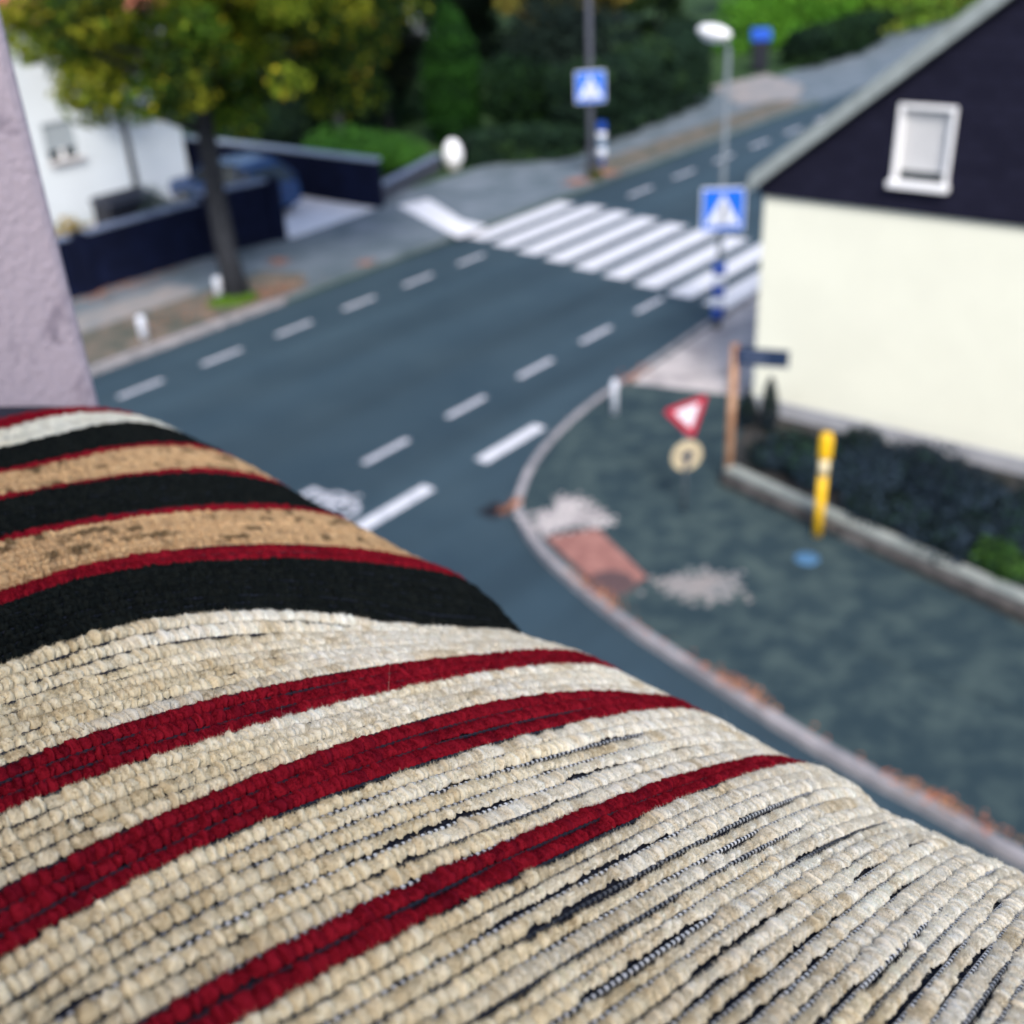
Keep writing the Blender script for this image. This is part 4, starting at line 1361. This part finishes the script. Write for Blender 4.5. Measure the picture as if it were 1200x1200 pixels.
for i in range(U_LO, U_HI):
    rg = np.random.default_rng(5000 + i)
    kd = yarn_kind(i)
    C, ww, ss = resample(i + 0.5)
    E0, _, _ = resample(i + 1.0)
    n = len(C)
    if len(E0) != n:
        x = np.linspace(0, 1, n)
        x0 = np.linspace(0, 1, len(E0))
        E0 = np.stack([np.interp(x, x0, E0[:, k]) for k in range(3)], 1)
    T = np.gradient(C, axis=0)
    T /= np.linalg.norm(T, axis=1, keepdims=True)
    # side direction: towards the next row, made square to the thread
    D = E0 - C
    D -= (D * T).sum(1, keepdims=True) * T
    half = np.linalg.norm(D, axis=1)
    D /= np.maximum(half, 1e-6)[:, None]
    N = np.cross(D, T)
    sgn = np.sign((N * (C - (ss[:, None] * AX + 0.06 * TX + np.array([0, 0, -0.22]) + CAMP))).sum(1))
    N *= sgn[:, None]
    half = np.clip(half, 0.0009, 0.0026)
    # tufts of uneven length along the thread
    blocky = np.clip(0.5 + (ww - 3.1) * 0.55 + 0.28 * noise1(n, 150, rg), 0, 1)   # square tufts inside, combed pile towards the light
    if kd == 't':
        blocky = np.clip(blocky + 0.15, 0, 1)
    lens = (0.00125 + 0.00085 * blocky) * (0.9 if kd in 'rk' else 1.0)
    cuts, p_ = [], rg.uniform(0, 8)
    rv = np.exp(rg.normal(0, 0.30, 4000))
    while p_ < n:
        cuts.append(p_)
        p_ += max(3.2, lens[min(int(p_), n - 1)] * rv[len(cuts) % 4000] / STEP)
    cut = np.array(cuts + [n + 10.0])
    pos = np.arange(n)
    bi = np.clip(np.searchsorted(cut, pos), 0, len(cut) - 1)
    c0 = np.r_[0, cut][bi]
    c1 = cut[bi]
    q = np.clip((pos - c0 + 0.5) / np.maximum(c1 - c0, 1), 0, 1)
    bulge = np.sqrt(np.clip(1 - np.abs(2 * q - 1) ** (2.6 + 4.0 * (1 - blocky)), 0, 1))
    keep = np.clip(0.54 - 0.44 * blocky + 0.24 * noise1(n, 90, rg) + (0.10 if kd in 'rk' else 0), 0.06, 0.9)
    env = keep + (1 - keep) * bulge
    bh = np.exp(rg.normal(0, 0.17, len(cut) + 2))[bi]
    bs = rg.normal(0, 0.11, len(cut) + 2)[bi]
    lowf = noise1(n, 170, rg)
    gap = np.zeros(n)
    if kd in 'iw':
        # slack, worn zones where the dark ground shows between the yarns run across several rows
        zone = -0.40 + 0.60 * np.sin(ww * 2.3 + i * 0.35) * np.sin(ww * 0.9 - i * 0.21 + 1.0)
        if 18 <= i < 24:
            zone = zone + 1.35 * np.exp(-((ww - 2.9) / 0.8) ** 2)
        if 26 <= i < 38:
            zone = zone + 1.35 * np.exp(-((ww - 3.4) / 0.8) ** 2) + 0.55 * np.exp(-((ww - 2.0) / 0.6) ** 2)
        if i >= 33:
            zone = zone + 0.6 * np.exp(-((ww - 2.3) / 1.0) ** 2)
        gap = np.clip(0.75 * noise1(n, 95, rg) + 0.25 * noise1(n, 22, rg) + zone, 0, 1.0)
    elif kd == 't':
        gap = 0.6 * np.clip(noise1(n, 70, rg) + 0.3 * noise1(n, 18, rg) - 0.25, 0, 1)
    elif kd == 'r':
        gap = 0.45 * np.clip(noise1(n, 90, rg) + 0.2, 0, 1)
    thin = 1 - 0.50 * gap
    wid = half * ((0.71 + 0.17 * (1 - blocky) if kd in 'iwt' else 0.73 + 0.07 * (1 - blocky)) + 0.05 * lowf) * env ** 0.85 * thin * np.clip(bh, 0.78, 1.12)
    hei = (0.0013 + 0.0004 * blocky) * env * (0.9 + 0.1 * lowf) * np.clip(bh, 0.68, 1.3) * (0.6 + 0.4 * thin)
    side_sgn = np.sign(rg.normal())
    offs = half * (bs * 0.4 + 0.26 * gap * side_sgn)
    ang = np.linspace(-0.62 * math.pi, 0.62 * math.pi, NSEG)
    ca, sa = np.cos(ang), np.sin(ang)
    # matted, uneven pile: lumps a fraction of a tuft wide
    g0 = rg.normal(0, 1, (n + 8, NSEG + 4))
    g1 = sum(g0[k:k + n] for k in range(5)) / 5 ** 0.5
    lump = (g1[:, 0:NSEG] + g1[:, 1:NSEG + 1] + g1[:, 2:NSEG + 2]) / 3 ** 0.5
    g2 = rg.normal(0, 1, (n, NSEG))
    jit = ((0.00017 * lump + 0.00008 * g2) * (0.6 + 0.4 * env[:, None]))[..., None] * (ca[None, :, None] * N[:, None, :] + sa[None, :, None] * D[:, None, :])
    jit = jit + (0.00016 * np.roll(lump, 2, 1))[..., None] * T[:, None, :]
    ring = C[:, None, :] + (offs[:, None] + wid[:, None] * np.sign(sa) * np.abs(sa) ** 0.8)[..., None] * D[:, None, :] + (hei[:, None] * ca)[..., None] * N[:, None, :] + jit
    YV.append(ring.reshape(-1, 3))
    a_, b_ = np.meshgrid(np.arange(n - 1), np.arange(NSEG - 1), indexing='ij')
    YF.append((vbase + np.stack([a_ * NSEG + b_, a_ * NSEG + b_ + 1, (a_ + 1) * NSEG + b_ + 1, (a_ + 1) * NSEG + b_], -1)).reshape(-1, 4))
    pal = YC[kd]
    wts = {'i': [.42, .22, .30, .06], 'w': [.3, .4, .2, .1], 't': [.4, .34, .2, .06], 'k': [.3, .3, .2, .2], 'r': [.4, .25, .25, .1]}[kd]
    slub = noise1(n, 260, rg)
    bc = pal[rg.choice(4, len(cut) + 2, p=wts)][bi]
    base_c = pal[0][None] * (1 + 0.10 * slub[:, None])
    warm = 0.6 * np.clip(noise1(n, 70, rg) * 0.7 + 0.5 * noise1(n, 18, rg) - 0.45, 0, 1)[:, None]
    cc = 0.55 * base_c + 0.45 * bc
    if kd in 'iw':
        cc = cc * (1 - blocky[:, None] * np.array([0.06, 0.125, 0.27]))   # warm indoor light painted into the yarn colour away from the outer edge
    if kd in 'i':
        cc = cc * (1 - warm) + warm * np.array([0.52, 0.41, 0.24])
    if kd == 't':
        dk = np.clip(noise1(n, 60, rg) * 0.9 + noise1(n, 14, rg) * 0.7 - 0.75, 0, 1)[:, None]
        cc = cc * (1 - 0.7 * dk)
    cc = np.clip(cc * np.exp(rg.normal(0, 0.06, (n, 1))), 0.004, 0.85)
    ringc = np.repeat(cc[:, None, :], NSEG, 1)
    YCOL.append(ringc.reshape(-1, 3))
    vbase += n * NSEG
    # fuzz roots on the upper half of the thread, only where the skin is in reach of the eye
    rel = C - CAMP
    dz = rel @ FWD
    px = FPX * 0.5 * 0 + FPX * (rel @ RT) / np.maximum(dz, 1e-4)
    py = FPX * (rel @ UP) / np.maximum(dz, 1e-4)
    ok = np.where((ww > -0.7) & (ww < 6.9) & (dz > 0.03) & (np.abs(px) < 0.60) & (np.abs(py) < 0.60))[0]
    dens = {'k': 5.0, 'r': 15.0, 't': 15.0}.get(kd, 19.0) * (1.0 if i > -12 else 0.45)
    m = int(len(ok) * dens)
    pk = rg.choice(ok, m) if len(ok) else np.zeros(0, int)
    ak = np.arcsin(rg.uniform(-0.86, 0.86, m))
    sk, ck = np.sin(ak), np.cos(ak)
    dirn = ck[:, None] * N[pk] + 0.9 * sk[:, None] * D[pk]
    FZP.append(C[pk] + (offs[pk] + wid[pk] * 0.93 * np.sign(sk) * np.abs(sk) ** 0.8)[:, None] * D[pk] + (hei[pk] * 0.93 * ck)[:, None] * N[pk] + T[pk] * rg.uniform(-STEP, STEP, (m, 1)))
    FZD.append(dirn + rg.normal(0, 0.40, (m, 3)) + T[pk] * ((q[pk] - 0.5) * 0.9)[:, None])
    FZC.append(cc[pk] * rg.uniform(0.85, 1.2, (m, 1)))
    # twisted binding thread lying in the furrow beside the row
    Cb = E0
    nt_ = n
    r_t = 0.00040
    ngt = 6
    pos_ = np.arange(nt_) * STEP
    bead = 0.5 + 0.5 * np.sin(pos_ / 0.0016 * 2 * math.pi + rg.uniform(0, 6))
    at = np.linspace(0, 2 * math.pi, ngt, endpoint=False)
    rr = (r_t * (0.75 + 0.45 * bead))[:, None]
    sink = 0.00008
    tv = Cb[:, None, :] + (rr * np.cos(at))[..., None] * D[:, None, :] + (rr * np.sin(at) + sink)[..., None] * N[:, None, :]
    TV.append(tv.reshape(-1, 3))
    a_, b_ = np.meshgrid(np.arange(nt_ - 1), np.arange(ngt), indexing='ij')
    bn = (b_ + 1) % ngt
    TF.append((tbase + np.stack([a_ * ngt + b_, a_ * ngt + bn, (a_ + 1) * ngt + bn, (a_ + 1) * ngt + b_], -1)).reshape(-1, 4))
    tbase += nt_ * ngt
    white = np.clip((noise1(nt_, 400, rg) * 0.5 + (0.7 if (i >= 17 or yarn_kind(i) == 'w') else -0.7) - 0.28 * np.maximum(ww - 3.0, 0)), 0, 1) if kd in 'iw' else np.zeros(nt_)
    bcol = np.where((bead > 0.55)[:, None], np.array([0.62, 0.62, 0.62])[None] * white[:, None] + np.array([0.006, 0.008, 0.018])[None] * (1 - white[:, None]), np.array([0.004, 0.0055, 0.013])[None])
    TCOL.append(np.repeat(bcol[:, None, :], ngt, 1).reshape(-1, 3))

me = np_mesh('pile', np.vstack(YV), np.vstack(YF), np.vstack(YCOL), smooth=True)
cush_child('pile', me, M['yarn'])
me = np_mesh('binding_thread', np.vstack(TV), np.vstack(TF), np.vstack(TCOL), smooth=True)
cush_child('binding_thread', me, M['thread'])

# fine fibres standing out of the pile
FP = np.vstack(FZP)
FD = np.vstack(FZD)
FD /= np.linalg.norm(FD, axis=1, keepdims=True)
FCc = np.clip(np.vstack(FZC), 0.004, 0.9)
nf = len(FP)
rgf = np.random.default_rng(9)
Lf = rgf.uniform(0.0003, 0.0008, nf)
long_ = rgf.random(nf) < 0.00006
Lf[long_] = rgf.uniform(0.003, 0.008, long_.sum())
side = np.cross(FD, rgf.normal(size=(nf, 3)))
side /= np.linalg.norm(side, axis=1, keepdims=True)
wdt = np.where(long_, 0.000018, 0.00005)[:, None]
bend = rgf.normal(0, 0.35, (nf, 3)) * Lf[:, None]
Vf = np.stack([FP - side * wdt, FP + side * wdt, FP + FD * Lf[:, None] + bend], 1).reshape(-1, 3)
Ff = np.arange(nf * 3).reshape(nf, 3)
me = np_mesh('fuzz', Vf, Ff, np.repeat(FCc, 3, 0))
cush_child('fuzz', me, M['fuzz'])['kind'] = 'stuff'
print('yarn verts', vbase, 'thread verts', tbase, 'fibres', nf)
